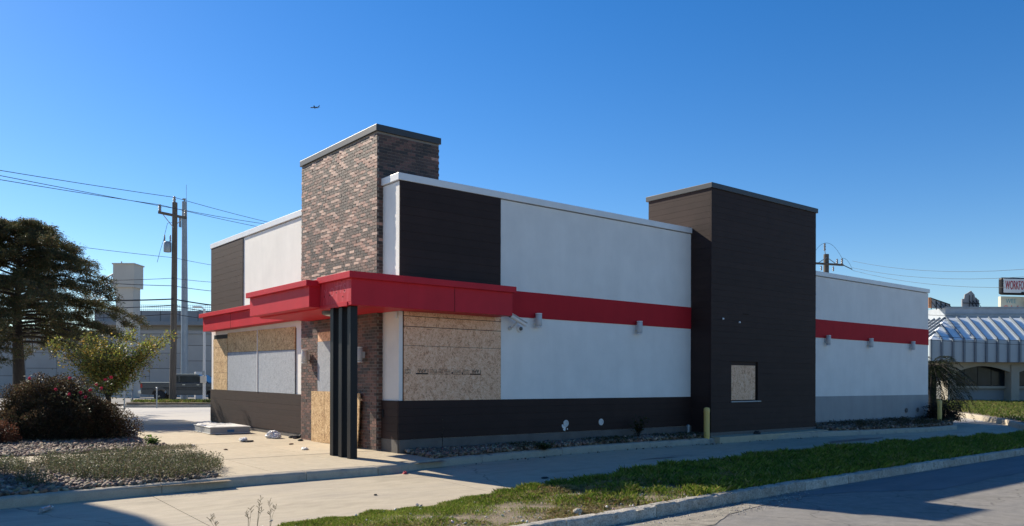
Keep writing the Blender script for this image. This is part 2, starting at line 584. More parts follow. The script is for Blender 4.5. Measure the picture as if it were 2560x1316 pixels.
def stain(cx, cy, rx, ry, seed):
    rr = random.Random(seed)
    n = 40
    pts = []
    for k in range(n):
        a_ = 2 * math.pi * k / n
        f = 1 + 0.25 * math.sin(2 * a_ + seed) + 0.15 * math.sin(5 * a_ + 2 * seed) + rr.uniform(-0.08, 0.08)
        pts.append((cx + rx * f * math.cos(a_), cy + ry * f * math.sin(a_)))
    mb = MB()
    mb.add([(x, y, gfun(x, y) - 0.1445) for x, y in pts], [tuple(range(n))])
    tag(mb.build('oil_stain', M['oil']), kind='structure')
stain(14.0, -2.45, 1.3, 0.22, 1)
stain(9.6, -3.0, 0.40, 0.06, 2)
stain(5.2, -2.6, 0.5, 0.06, 3)

# ------------------------------------------------ kerbs: one stone each
def kerb_run(name, pl, top, foot, w, lens, m, rough=0.004, rnd=0.03, seed=1, batter=0.03):
    rr = random.Random(seed)
    root = bpy.data.objects.new(name, None)
    COL.objects.link(root)
    tag(root, kind='structure')
    seglen = [0]
    for a, b in zip(pl, pl[1:]):
        seglen.append(seglen[-1] + math.hypot(b[0] - a[0], b[1] - a[1]))
    def at(s):
        s = min(max(s, 0), seglen[-1] - 1e-6)
        x = np.interp(s, seglen, [p[0] for p in pl])
        y = np.interp(s, seglen, [p[1] for p in pl])
        return float(x), float(y)
    s, i = 0.0, 0
    while s < seglen[-1] - 0.05:
        ln = lens[i % len(lens)] * rr.uniform(0.92, 1.08)
        e = min(s + ln, seglen[-1])
        mb = MB()
        prof = [(0.0, foot), (batter * 0.6, top - rnd * 1.6), (batter + 0.006, top - rnd * 0.5), (batter + rnd, top), (w, top), (w, foot)]
        n = max(2, int((e - s) / 0.09))
        g0, g1 = s + 0.005, e - 0.005
        vs, fs = [], []
        tilt = rr.uniform(-rough, rough) * 1.2
        for k in range(n + 1):
            t = g0 + (g1 - g0) * k / n
            x, y = at(t)
            xa, ya = at(t - 0.15)
            xb, yb = at(t + 0.15)
            d = Vector((xb - xa, yb - ya, 0)).normalized()
            nn = Vector((-d.y, d.x, 0))
            chip = rough * (4 if rr.random() < 0.13 else 1)
            for q, (o, z) in enumerate(prof):
                jo = rr.uniform(-1, 1) * rough if q in (1, 2, 3) else 0
                jz = -abs(rr.gauss(0, 1)) * chip if q in (2, 3) else rr.uniform(-1, 1) * rough * 0.4
                p = Vector((x, y, gfun(x, y))) + nn * (o + jo)
                vs.append((p.x, p.y, p.z + z + jz + tilt))
        P = len(prof)
        for k in range(n):
            for q in range(P):
                fs.append((k * P + q, k * P + (q + 1) % P, (k + 1) * P + (q + 1) % P, (k + 1) * P + q))
        fs.append(tuple(range(P)))
        fs.append(tuple(range(n * P, n * P + P))[::-1])
        mb.add(vs, fs)
        mb.build('kerb_stone', m, root, smooth=True)
        s = e
        i += 1
    return root

PAD_K = [(-14, -2.3), (-7.35, -2.14), (-5.45, -1.95), (-3.9, -1.79), (-1.3, -1.74), (-0.85, -1.66), (-0.45, -1.47), (0.6, -1.28), (2.4, -1.07), (5, -0.92), (9.2, -0.97),
         (13.9, -1.24), (16.5, -1.7), (19.4, -2.1), (21.8, -2.1), (23.0, -1.6), (24.2, -0.4), (24.8, 1.0)]
kerb_run('pavement_kerb', PAD_K, 0.0, -0.30, 0.20, [3.0, 2.6, 3.1, 2.4, 1.5], M['kerb'], 0.004, 0.035, 3)
kerb_run('street_kerb', STREET_K, -0.085, -0.42, 0.15, [1.9, 2.3, 1.5, 2.6, 1.7], M['kerb_old'], 0.0065, 0.018, 5, 0.015)

# ------------------------------------------------ paved apron, one slab each
pad = bpy.data.objects.new('pavement', None)
COL.objects.link(pad)
tag(pad, kind='structure')
def slab(x0, x1, y0, y1):
    dz = random.uniform(-0.003, 0.003)
    MB().box(x0 + 0.006, x1 - 0.006, y0 + 0.006, y1 - 0.006, -0.22, dz - 0.002, zf=gfun).build('slab', M['concrete'], pad, bevel=0.006)
YR = [-1.57, -0.45, 0.7, 2.85, 4.2, 6.2, 8.2, 10.2, 12.2, 14.2]
for a, b in zip(YR, YR[1:]):
    slab(-3.35, -1.66, a, b)
    if a > -1:
        slab(-1.66, -0.02 if a > 0 else 0.12, a, b)
slab(-1.66, -0.82, -1.56, -0.45)
slab(-0.82, 0.12, -1.24, -0.45)
slab(-4.2, -3.35, -1.60, -0.45)
slab(-4.3, -3.35, -0.45, 0.7)
slab(-4.35, -3.35, 0.7, 1.75)
for x in (-9.6, -7.4, -5.35):
    slab(x, x + (2.2 if x < -6 else 2.0), 1.75, 3.25)
for x in (-9.0, -7.1, -5.2):
    for a, b in ((10.2, 12.2), (12.2, 14.2)):
        slab(x, x + 1.9, a, b)

# soil of the planting beds (rocks and plants come later)
sheet('bed_soil', -14, -4.2, -1.95, 1.75, -0.03, M['dirt'])
sheet('bed_soil', -1.2, 0.2, -1.5, -0.4, -0.03, M['dirt'])
sheet('bed_soil', -14, -3.35, 3.25, 10.2, -0.03, M['dirt'])
def wall_bed(name, x0, x1):
    inner = interp_line(PAD_K)
    strip_mesh(name, lambda x: inner(x) + 0.12, lambda x: 0.02, -0.02, M['dirt'], x0, x1, 40, lift=0.05)
wall_bed('bed_soil', 0.1, 9.3)
wall_bed('bed_soil', 14.9, 24.0)
# concrete apron in front of the drive-through tower
tag(MB().box(9.35, 14.85, -1.12, -0.4, -0.2, 0.02, zf=gfun).build('apron', M['concrete'], None), kind='structure')

# far verge on the right, with its kerb
VP = [(23.0, -4.1), (26.5, -2.0), (31.2, 1.7), (36, 5.6), (44, 12)]
kerb_run('far_kerb', VP[::-1], 0.05, -0.3, 0.16, [3.0], M['kerb'], 0.004, 0.03, 9)
mb = MB()
mb.add([(x + 0.1, y - 0.12, gfun(x, y) + 0.03) for x, y in VP] + [(70, 12, 0.2), (70, -12, 0.1), (30, -12, 0.02)], [tuple(range(8))])
tag(mb.build('far_verge', M['dirt']), kind='structure')

# grass island by the utility pole
mb = MB()
mb.prism([(3.0, 34.4), (4.3, 32.9), (12, 27.6), (13, 29), (6.5, 35.5), (4, 36.3)], -0.2, 0.285)
tag(mb.build('grass_island', M['dirt']), kind='structure')
kerb_run('island_kerb', [(4.0, 36.4), (2.85, 34.45), (4.2, 32.75), (12.1, 27.45)], 0.0, -0.3, 0.16, [3.0], M['kerb'], 0.003, 0.03, 12)

# ================================================================== the restaurant
B = thing('restaurant_building', 'boarded-up white and brown restaurant with brick tower and red canopy', 'building', (0, 0, 0))
W = MB().box(0.0, 14.6, 0.0, 11.45, -0.4, 5.66).build('wall', M['stucco'], B)
RW = MB().box(14.6, 24.2, 0.002, 11.45, -0.4, 5.03).build('rear_wall', M['stucco'], B)

# copings: folded metal with a drip edge
def coping(name, x0, x1, y0, y1, z, h, m, parent, over=0.045, th=0.012):
    mb = MB()
    mb.box(x0 - over, x1 + over, y0 - over, y1 + over, z - h, z)
    o = mb.build(name, m, parent, bevel=0.008)
    return o
coping('coping', 0, 14.5, 0, 11.45, 5.83, 0.15, M['coping'], B)
coping('rear_coping', 14.75, 24.2, 0, 11.45, 5.20, 0.15, M['coping'], B)

# foundation
MB().box(-0.004, 9.55, -0.035, 0.3, -0.5, 0.26).build('foundation', M['foundation'], B)
MB().box(14.8, 24.21, -0.012, 0.3, -0.5, 0.17).build('foundation', M['foundation'], B)
MB().box(-0.03, 0.3, 0.0, 0.68, -0.5, 0.262).build('foundation', M['foundation'], B)
MB().box(-0.012, 0.3, 4.45, 11.46, -0.5, 0.12, zf=lambda x, y: 0.0112 * y).build('foundation', M['foundation'], B)

# red band and grey rear wainscot
MB().box(2.3, 9.56, -0.014, 0.05, 2.99, 3.595).build('red_band', M['band'], B)
MB().box(14.7, 24.216, -0.014, 0.05, 2.99, 3.60).build('red_band', M['band'], B)
MB().box(14.7, 24.212, -0.010, 0.05, 0.0, 1.03).build('rear_wainscot', M['rear_grey'], B)

# ---------------- siding: each plank
def tg_plank(face, s0, s1, pos, t, za, zb, zf, parent, lip=0.0055, back=0.001):
    """plank with a tongue tucked behind the next board, so the joint is a shallow shadow line"""
    prof = [(t, za), (t, zb), (t - 0.005, zb), (t - 0.005, zb + lip), (back, zb + lip), (back, za)]
    n = len(prof)
    if face == 'Y':
        vs = [(a, pos - d, z + zf(a, pos)) for a in (s0, s1) for d, z in prof]
    else:
        vs = [(pos - d, a, z + zf(pos, a)) for a in (s0, s1) for d, z in prof]
    fs = [tuple(range(n)), tuple(range(n, 2 * n))[::-1]] + [(i, (i + 1) % n, n + (i + 1) % n, n + i) for i in range(n)]
    return MB().add(vs, fs).build('plank', M['brown'], parent, bevel=0.0015)

def siding(name, face, a0, a1, z0, z1, n, pos, thick, parent, zf=None, m=None, hole=None):
    """face 'Y': planks run along X on plane y=pos facing -Y; face 'X': run along Y on plane x=pos facing -X"""
    zf = zf or (lambda x, y: 0.0)
    bk = MB()
    if face == 'Y':
        bk.box(a0 + 0.002, a1 - 0.002, pos - 0.006, pos + 0.02, z0 + 0.003, z1 - 0.003, zf=zf)
    else:
        bk.box(pos - 0.006, pos + 0.02, a0 + 0.002, a1 - 0.002, z0 + 0.003, z1 - 0.003, zf=zf)
    back = bk.build(name, M['groove'], parent)
    h = (z1 - z0) / n
    for i in range(n):
        za, zb = z0 + i * h + 0.0025, z0 + (i + 1) * h - 0.0025
        t = thick + random.uniform(-0.0015, 0.0015)
        spans = [(a0, a1)]
        if hole and zb > hole[2] and za < hole[3]:
            spans = [(a0, hole[0]), (hole[1], a1)]
        for s0, s1 in spans:
            tg_plank(face, s0, s1, pos, t, za, zb, zf, back)
    return back

siding('corner_siding', 'Y', -0.0, 2.67, 3.58, 5.68, 12, -0.002, 0.024, B)
siding('front_siding', 'X', 8.73, 11.45, 3.50, 5.68, 12, -0.002, 0.024, B)
siding('side_wainscot', 'Y', -0.028, 9.54, 0.262, 1.075, 5, -0.002, 0.030, B)
siding('corner_wainscot', 'X', 0.002, 0.665, 0.264, 1.073, 5, -0.002, 0.030, B)
siding('front_wainscot', 'X', 4.46, 11.46, 0.10, 1.093, 7, -0.002, 0.030, B, zf=lambda x, y: 0.0112 * y)

# ---------------- drive-through tower
DT = MB().box(9.54, 14.8, -0.663, 1.58, -0.3, 6.86).build('drive_through_tower', M['brown'], B)
TP = 41
TW0, TW1, TWZ0, TWZ1 = 10.42, 11.69, 0.955, 1.985
def tplank(x0, x1, y0, y1, za, zb):
    if x1 - x0 > 0.2:
        tg_plank('Y', x0, x1, -0.664, -0.664 - y0, za, zb, lambda x, y: 0.0, DT, 0.005, 0.0)
    else:
        tg_plank('X', y0, y1, 9.539, 9.539 - x0, za, zb, lambda x, y: 0.0, DT, 0.005, 0.0)
h = (6.86 - 0.10) / TP
for i in range(TP):
    za, zb = 0.10 + i * h + 0.0022, 0.10 + (i + 1) * h - 0.0022
    t = 0.045 + random.uniform(-0.002, 0.002)
    if zb > TWZ0 and za < TWZ1:
        tplank(9.54 - 0.035, TW0, -0.663 - t, -0.664, za, zb)
        tplank(TW1, 14.8, -0.663 - t, -0.664, za, zb)
    else:
        tplank(9.54 - 0.035, 14.8, -0.663 - t, -0.664, za, zb)
    tplank(9.54 - t + 0.010, 9.539, -0.662, 1.58 if za > 5.80 else -0.002, za, zb)
MB().box(9.47, 14.87, -0.745, 1.66, 6.845, 6.99).build('tower_cap', M['dark_cap'], DT, bevel=0.01)
MB().box(9.5, 14.82, -0.70, 1.58, -0.4, 0.098).build('tower_footing', M['foundation'], DT)
DW = MB().box(TW0, TW1, -0.668, -0.6, TWZ0, TWZ1).build('drive_through_window', M['groove'], B)
for a, b in ((0.0, 0.42), (0.42, 0.63), (0.63, 0.87), (0.87, 1.17)):
    MB().box(TW0 + 0.01 + a, TW0 + 0.004 + b, -0.684 - random.uniform(0, 0.003), -0.669, TWZ0 + 0.03, TWZ1 - 0.01).build('board', M['osb_shade'], DW)
MB().box(TW0 - 0.02, TW1 + 0.14, -0.735, -0.66, TWZ0 - 0.035, TWZ0 + 0.002).build('sill', M['galv'], DW, bevel=0.004)
for x, z in ((10.02, 3.26), (10.78, 3.20)):
    MB().lathe((x, -0.712, z), [(0.03, 0.0), (0.026, -0.03), (0.0, -0.03)], 10, axis='Y').build('bolt', M['white'], DT)
MB().box(10.95, 11.25, -0.713, -0.70, 3.44, 3.455).build('scar', M['groove'], DT)

# ---------------- brick tower
TX0, TX1, TY0, TY1 = -0.15, 1.44, 0.67, 4.45
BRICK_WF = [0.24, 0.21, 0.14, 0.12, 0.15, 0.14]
BRICK_WR = [0.30, 0.26, 0.22, 0.14, 0.07, 0.01]  # fewer pale bricks than on the sunlit front: face lighting put into the tones
BT = MB().box(TX0 + 0.0075, TX1 - 0.0075, TY0 + 0.0075, TY1 - 0.0075, -0.3, 6.84).build('brick_tower', M['mortar'], B)
MB().box(TX0 - 0.035, TX1 + 0.035, TY0 - 0.035, TY1 + 0.035, 6.835, 6.98).build('tower_cap', M['dark_cap'], BT, bevel=0.01)
BL, BH, JT = 0.194, 0.0575, 0.0102
bricks = []          # (centre, facing, length, tone)
ncourse = int(6.83 / (BH + JT))
tone_rng = np.random.default_rng(11)
def brick_row(face, a0, a1, zc, i, skip=None):
    pitch = BL + JT
    off = -pitch / 2 if i % 2 else 0.0
    if face == 'R':
        off += pitch * 0.25
    s = a0 + off
    while s < a1 - 0.03:
        b0, b1 = max(s, a0), min(s + BL, a1)
        if b1 - b0 > 0.035 and not (skip and zc < skip[2] and b1 > skip[0] + 0.01 and b0 < skip[1] - 0.01):
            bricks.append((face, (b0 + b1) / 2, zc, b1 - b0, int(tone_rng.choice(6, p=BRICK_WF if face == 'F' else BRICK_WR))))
        elif skip and zc < skip[2]:
            for c0, c1 in ((b0, min(b1, skip[0])), (max(b0, skip[1]), b1)):
                if c1 - c0 > 0.03:
                    bricks.append((face, (c0 + c1) / 2, zc, c1 - c0, int(tone_rng.choice(6, p=BRICK_WF if face == 'F' else BRICK_WR))))
        s += pitch
for i in range(ncourse):
    zc = 0.02 + (i + 0.5) * (BH + JT)
    brick_row('F', TY0 + 0.003, TY1, zc, i, (1.52, 3.47, 2.66))
    brick_row('R', TX0 + 0.003, TX1 if zc > 5.80 else 0.0, zc, i)
def brick_pt(b):
    return Vector((TX0, b[1], b[2])) if b[0] == 'F' else Vector((b[1], TY0, b[2]))
# pale bricks under the canopy become dark red, painting its shade in
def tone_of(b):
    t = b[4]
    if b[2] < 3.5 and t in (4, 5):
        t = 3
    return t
vis = sorted(range(len(bricks)), key=lambda k: (brick_pt(bricks[k]) - CAM).length + (30 if 2.9 < bricks[k][2] < 3.6 else 0) + (8 if bricks[k][3] < 0.12 else 0))
single = set(vis[:300])
unit = {}
def unit_mesh(t):
    if t not in unit:
        d = 0.014
        mb = MB()
        x, z = 0.5, 0.5
        mb.add([(-x, 0, -z), (x, 0, -z), (x, 0, z), (-x, 0, z), (-x, d, -z), (x, d, -z), (x, d, z), (-x, d, z)],
               [(0, 1, 2, 3), (0, 4, 5, 1), (1, 5, 6, 2), (2, 6, 7, 3), (3, 7, 4, 0)])
        me = bpy.data.meshes.new('brick')
        me.from_pydata(mb.v, [], mb.f)
        me.materials.append(BRICKM[t])
        unit[t] = me
    return unit[t]
SV, SF, SM = [], [], []
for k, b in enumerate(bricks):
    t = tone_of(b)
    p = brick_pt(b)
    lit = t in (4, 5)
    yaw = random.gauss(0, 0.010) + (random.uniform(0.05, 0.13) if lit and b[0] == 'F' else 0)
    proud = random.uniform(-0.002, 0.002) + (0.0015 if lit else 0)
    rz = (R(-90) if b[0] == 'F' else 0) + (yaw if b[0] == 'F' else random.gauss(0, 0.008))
    nrm = Vector((-1, 0, 0)) if b[0] == 'F' else Vector((0, -1, 0))
    loc = p + nrm * proud
    if k in single:
        o = bpy.data.objects.new('brick', unit_mesh(t))
        COL.objects.link(o)
        o.parent = BT
        o.location = loc
        o.rotation_euler = (random.gauss(0, 0.006), 0, rz)
        o.scale = (b[3], 1, BH)
    else:
        mt = Matrix.Translation(loc) @ Matrix.Rotation(rz, 4, 'Z') @ Matrix.Diagonal((b[3], 1, BH, 1))
        base = len(SV)
        SV += [tuple(mt @ v.co) for v in unit_mesh(t).vertices]
        for f in unit_mesh(t).polygons:
            SF.append([i + base for i in f.vertices])
            SM.append(t)
bo = link('brickwork', np_mesh('brickwork', SV, SF, BRICKM, mi=SM), BT)
tag(bo, kind='stuff')
# odd bits left in the brick face
MB().tube([(-0.165, 2.86, 4.62), (-0.19, 2.80, 4.64), (-0.19, 2.72, 4.60), (-0.185, 2.68, 4.52)], 0.008, 6).build('stub_cable', M['cable'], BT)

# ---------------- boarded door
DB = MB().box(-0.145, 0.0, 1.52, 3.47, 0.0, 2.655).build('door_boarding', M['groove'], B)
MB().box(-0.172, -0.150, 1.56, 3.46, 2.43, 2.65).build('board', M['osb_shade'], DB)
MB().box(-0.176, -0.150, 1.58, 3.46, 1.20, 2.425).build('board', M['osb_grey'], DB)
for a, b, dx in ((3.73, 3.32, 0.0), (3.315, 3.03, 0.004), (3.025, 2.72, 0.001), (2.715, 1.88, 0.003)):
    MB().box(-0.21 - dx, -0.19 - dx, b, a, 0.03, 1.245).build('board', M['osb'], DB)
# leaning sheet on the right with a bowed edge
vs, fs = [], []
nn = 10
for i in range(nn + 1):
    z = 0.03 + 1.19 * i / nn
    bow = 0.10 * (1 - (i / nn)) ** 2
    for x in (-0.235 - bow * 0.4, -0.213 - bow * 0.4):
        for y in (1.86, 1.26 + bow * 0.5):
            vs.append((x, y, z))
for i in range(nn):
    a = i * 4
    for p, q in ((0, 1), (1, 3), (3, 2), (2, 0)):
        fs.append((a + p, a + q, a + 4 + q, a + 4 + p))
fs += [(0, 2, 3, 1), (nn * 4, nn * 4 + 1, nn * 4 + 3, nn * 4 + 2)]
MB().add(vs, fs).build('board', M['osb'], DB)

# ---------------- boarded windows
def wz(y):
    return 0.0112 * y
FW = MB().box(-0.004, 0.05, 5.06, 11.22, 1.10, 2.80, zf=lambda x, y: wz(y)).build('window_frame', M['black'], B)
tag(FW, label='front windows boarded with grey and raw strand board')
def fboard(y0, y1, z0, z1, m, dx=0.0):
    MB().box(-0.030 - dx, -0.006, y0, y1, z0, z1, zf=lambda x, y: wz(y)).build('board', m, FW)
for y0, y1 in ((7.59, 9.94), (5.09, 7.55)):
    fboard(y0, y1, 1.10, 2.235, M['osb_grey'], random.uniform(0, 0.004))
    k = 4
    for i in range(k):
        a, b = y0 + (y1 - y0) * i / k, y0 + (y1 - y0) * (i + 1) / k
        fboard(a + 0.003, b - 0.003, 2.243, 2.83, M['osb'], random.uniform(0, 0.005))
for z0, z1 in ((1.10, 1.42), (1.425, 1.62), (1.625, 1.95), (1.955, 2.40), (2.405, 2.67)):
    fboard(9.99, 11.2, z0, z1, M['osb'], random.uniform(0, 0.005))
MB().box(-0.05, -0.03, 7.555, 7.585, 1.10, 2.84, zf=lambda x, y: wz(y)).build('mullion', M['white'], FW)
SW = MB().box(0.09, 2.70, -0.004, 0.05, 1.07, 3.05).build('window_frame', M['black'], B)
for z0, z1 in ((1.078, 2.234), (2.242, 2.632), (2.646, 2.850), (2.864, 3.05)):
    MB().box(0.11, 2.68, -0.026 - random.uniform(0, 0.005), -0.006, z0, z1).build('board', M['osb_shade'], SW)
# upside-down mill stamp on the big board
y_ink = -0.0325
for x, w in ((0.40, 0.26), (1.80, 0.26)):
    text_mesh('APA', 0.085, (x + w, y_ink, 1.755), (-1, 0, 0), (0, 0, -1), w * 0.8).build('stamp', M['ink'], SW)
    mb = MB()
    mb.box(x, x + w + 0.03, y_ink - 0.001, y_ink, 1.635, 1.662)
    mb.box(x + w + 0.035, x + w + 0.045, y_ink - 0.001, y_ink, 1.635, 1.75)
    mb.build('stamp', M['ink'], SW)
mb = MB()
rr = random.Random(4)
for x0, x1 in ((0.12, 0.27), (0.76, 0.93), (0.96, 1.10), (1.12, 1.28), (1.36, 1.56), (1.62, 1.78)):
    for z in (1.638, 1.668, 1.698, 1.728):
        x = x0
        while x < x1:
            w = rr.uniform(0.02, 0.05)
            mb.box(x, min(x + w, x1), y_ink - 0.001, y_ink, z, z + rr.choice((0.007, 0.011)))
            x += w + 0.008
mb.box(1.31, 1.345, y_ink - 0.001, y_ink, 1.65, 1.69)
mb.box(1.585, 1.612, y_ink - 0.001, y_ink, 1.635, 1.685)
tag(mb.build('stamp_lines', M['ink'], SW))

# ---------------- canopy
def canopy(name, rects, z0, z1, lip_h, lip_o, lipsides, parent):
    mb = MB()
    for r in rects:
        mb.box(*r, z0, z1 - 0.01)
    c = mb.build(name, M['red'], parent, bevel=0.006)
    mb = MB()
    for r in lipsides:
        mb.box(*r, z1 - lip_h, z1)
    mb.build('lip', M['red'], c, bevel=0.006)
    return c
A = canopy('canopy', [(-1.42, -0.156, -0.61, 3.93), (-0.156, 2.55, -0.61, -0.036), (-0.156, -0.04, -0.036, 0.66)], 2.95, 3.59, 0.13, 0.08,
           [(-1.50, -1.415, -0.69, 0.73), (-1.415, 2.60, -0.69, -0.605), (2.545, 2.60, -0.605, -0.04)], B)
tag(A, label='corner canopy with faded lettering over three black posts')
Bc = canopy('canopy', [(-1.66, -1.422, 0.74, 3.93)], 2.985, 3.53, 0.12, 0.06,
            [(-1.74, -1.655, 0.70, 3.98), (-1.655, -1.43, 0.70, 0.745)], B)
Cc = canopy('canopy', [(-0.34, -0.04, 4.47, 11.25)], 3.03, 3.58, 0.12, 0.06,
            [(-0.43, -0.335, 4.47, 11.38), (-0.335, -0.04, 11.245, 11.38)], B)
MB().box(-0.3425, -0.3395, 8.84, 8.852, 3.03, 3.455).build('seam', M['groove'], Cc)
MB().box(0.98, 0.99, -0.6125, -0.6095, 2.95, 3.455).build('seam', M['groove'], A)
for o_, r_, z_ in ((A, (-1.41, -0.16, -0.60, 3.92), 3.582), (A, (-0.155, 2.54, -0.60, -0.04), 3.582), (Bc, (-1.65, -1.425, 0.75, 3.92), 3.522), (Cc, (-0.33, -0.045, 4.48, 11.24), 3.572)):
    MB().box(*r_, z_, z_ + 0.012).build('roofing', M['membrane'], o_)
# ledge strip under the corner fascia, faded letters and bolt holes
MB().box(-1.435, -1.418, -0.45, 0.73, 2.94, 3.02).build('trim', M['red'], A)
MB().box(-1.4225, -1.40, -0.60, 0.735, 3.021, 3.455).build('fascia_panel', M['red_faded'], A)
lets = [('Y', 0.56, 3.16, 0.17), ('O', 0.29, 3.17, 0.17), ('T', 0.06, 3.20, 0.16), ('T', -0.09, 3.21, 0.16), ('S', -0.28, 3.20, 0.19)]
for ch, y, z, hh in lets:
    text_mesh(ch, hh, (-1.4235, y, z), (0, -1, 0), (0, 0, 1)).build('faded_letter', M['ghost'], A)
for y, z in ((0.54, 3.19), (0.30, 3.20), (0.02, 3.23), (-0.33, 3.24), (-0.22, 3.44), (-0.26, 3.13)):
    MB().lathe((-1.4205, y, z), [(0.014, 0.0), (0.014, -0.005), (0.0, -0.005)], 8, axis='X').build('bolt_hole', M['groove'], A)
MB().lathe((-1.0, 0.98, 2.865), [(0.19, 0.0), (0.24, 0.02), (0.24, 0.085)], 24).build('ceiling_light', M['fixture_dark'], A, smooth=True)
MB().lathe((-1.0, 0.98, 2.845), [(0.10, 0.0), (0.18, 0.019), (0.18, 0.024)], 24).build('light_lens', M['lens'], A, smooth=True)
for x, y in ((-1.30, 0.31), (-1.285, -0.03), (-1.27, -0.37)):
    p = MB().box(x - 0.075, x + 0.075, y - 0.075, y + 0.075, -0.06, 2.949)
    p.build('post', M['black'], A, bevel=0.012)
# downspout by the tower
MB().box(-0.10, -0.015, 4.475, 4.56, 0.25, 3.0).build('downspout', M['black'], B, bevel=0.01)
MB().tube([(-0.06, 4.52, 0.30), (-0.06, 4.52, 0.18), (-0.14, 4.56, 0.09), (-0.28, 4.62, 0.07)], 0.045, 8).build('downspout', M['black'], B)
# corner junction box under canopy, socket box, patched outlets
MB().box(-0.07, -0.031, 0.02, 0.11, 2.80, 2.93).build('junction_box', M['white'], B, bevel=0.006)
MB().box(-0.05, -0.032, 0.55, 0.62, 0.72, 0.88).build('socket_box', M['black'], B, bevel=0.005)
def outlet(x, z, mm, r):
    mb = MB()
    mb.lathe((x, -0.034, z), [(r, 0.0), (r, -0.012), (r * 0.62, -0.014), (r * 0.55, -0.004)], 18, axis='Y')
    mb.build('pipe_outlet', mm, B, smooth=True)
outlet(4.70, 0.47, M['fixture'], 0.085)
outlet(5.91, 0.47, M['fixture'], 0.085)
outlet(22.33, 0.45, M['fixture_dark'], 0.09)
outlet(23.25, 0.45, M['fixture_dark'], 0.09)
rr = random.Random(8)
mb = MB()
for _ in range(16):
    x, z, r = 4.66 + rr.gauss(0, 0.05), 0.36 + rr.gauss(0, 0.05), rr.uniform(0.012, 0.035)
    n = 7
    mb.add([(x + r * rr.uniform(.6, 1.2) * math.cos(6.28 * k / n), -0.0335 - _ * 0.0001, z + r * rr.uniform(.6, 1.2) * math.sin(6.28 * k / n)) for k in range(n)], [tuple(range(n))])
mb.build('flaked_paint', M['white'], B)
# ================================================================== plants, rocks, grass
def norm(a):
    return a / np.maximum(np.linalg.norm(a, axis=-1, keepdims=True), 1e-9)

def leaf_quads(P, D, ln, wd, rng, cols, flat=0.0, bend=0.0):
    """one four-sided leaf at each point P pointing along D"""
    n = len(P)
    D = norm(D)
    rnd = rng.normal(size=(n, 3))
    rnd[:, 2] += flat * 3
    S = norm(np.cross(D, rnd))
    ln = np.broadcast_to(ln, (n,))[:, None]
    wd = np.broadcast_to(wd, (n,))[:, None]
    mid = P + D * ln * 0.5
    tip = P + D * ln - np.array([0, 0, 1.0]) * ln * bend
    V = np.stack([P, mid + S * wd * 0.5, tip, mid - S * wd * 0.5], 1).reshape(-1, 3)
    F = np.arange(n * 4).reshape(n, 4)
    return V, F, np.repeat(cols, 4, 0)

def pal(rng, n, cs, ws, jit=0.18):
    cs = np.array(cs, float)
    k = rng.choice(len(cs), n, p=np.array(ws) / sum(ws))
    return np.clip(cs[k] * (1 + rng.normal(0, jit, (n, 1))) * (1 + rng.normal(0, jit * 0.35, (n, 3))), 0.003, 1)

def foliage_obj(name, parts, m, parent):
    V = np.concatenate([p[0] for p in parts])
    off = np.cumsum([0] + [len(p[0]) for p in parts[:-1]])
    F = np.concatenate([p[1] + o for p, o in zip(parts, off)])
    C = np.concatenate([p[2] for p in parts])
    o0 = ORG.get(parent.name, (0, 0, 0)) if parent else (0, 0, 0)
    return link(name, np_mesh(name, V - np.array(o0), F, m, C), parent)

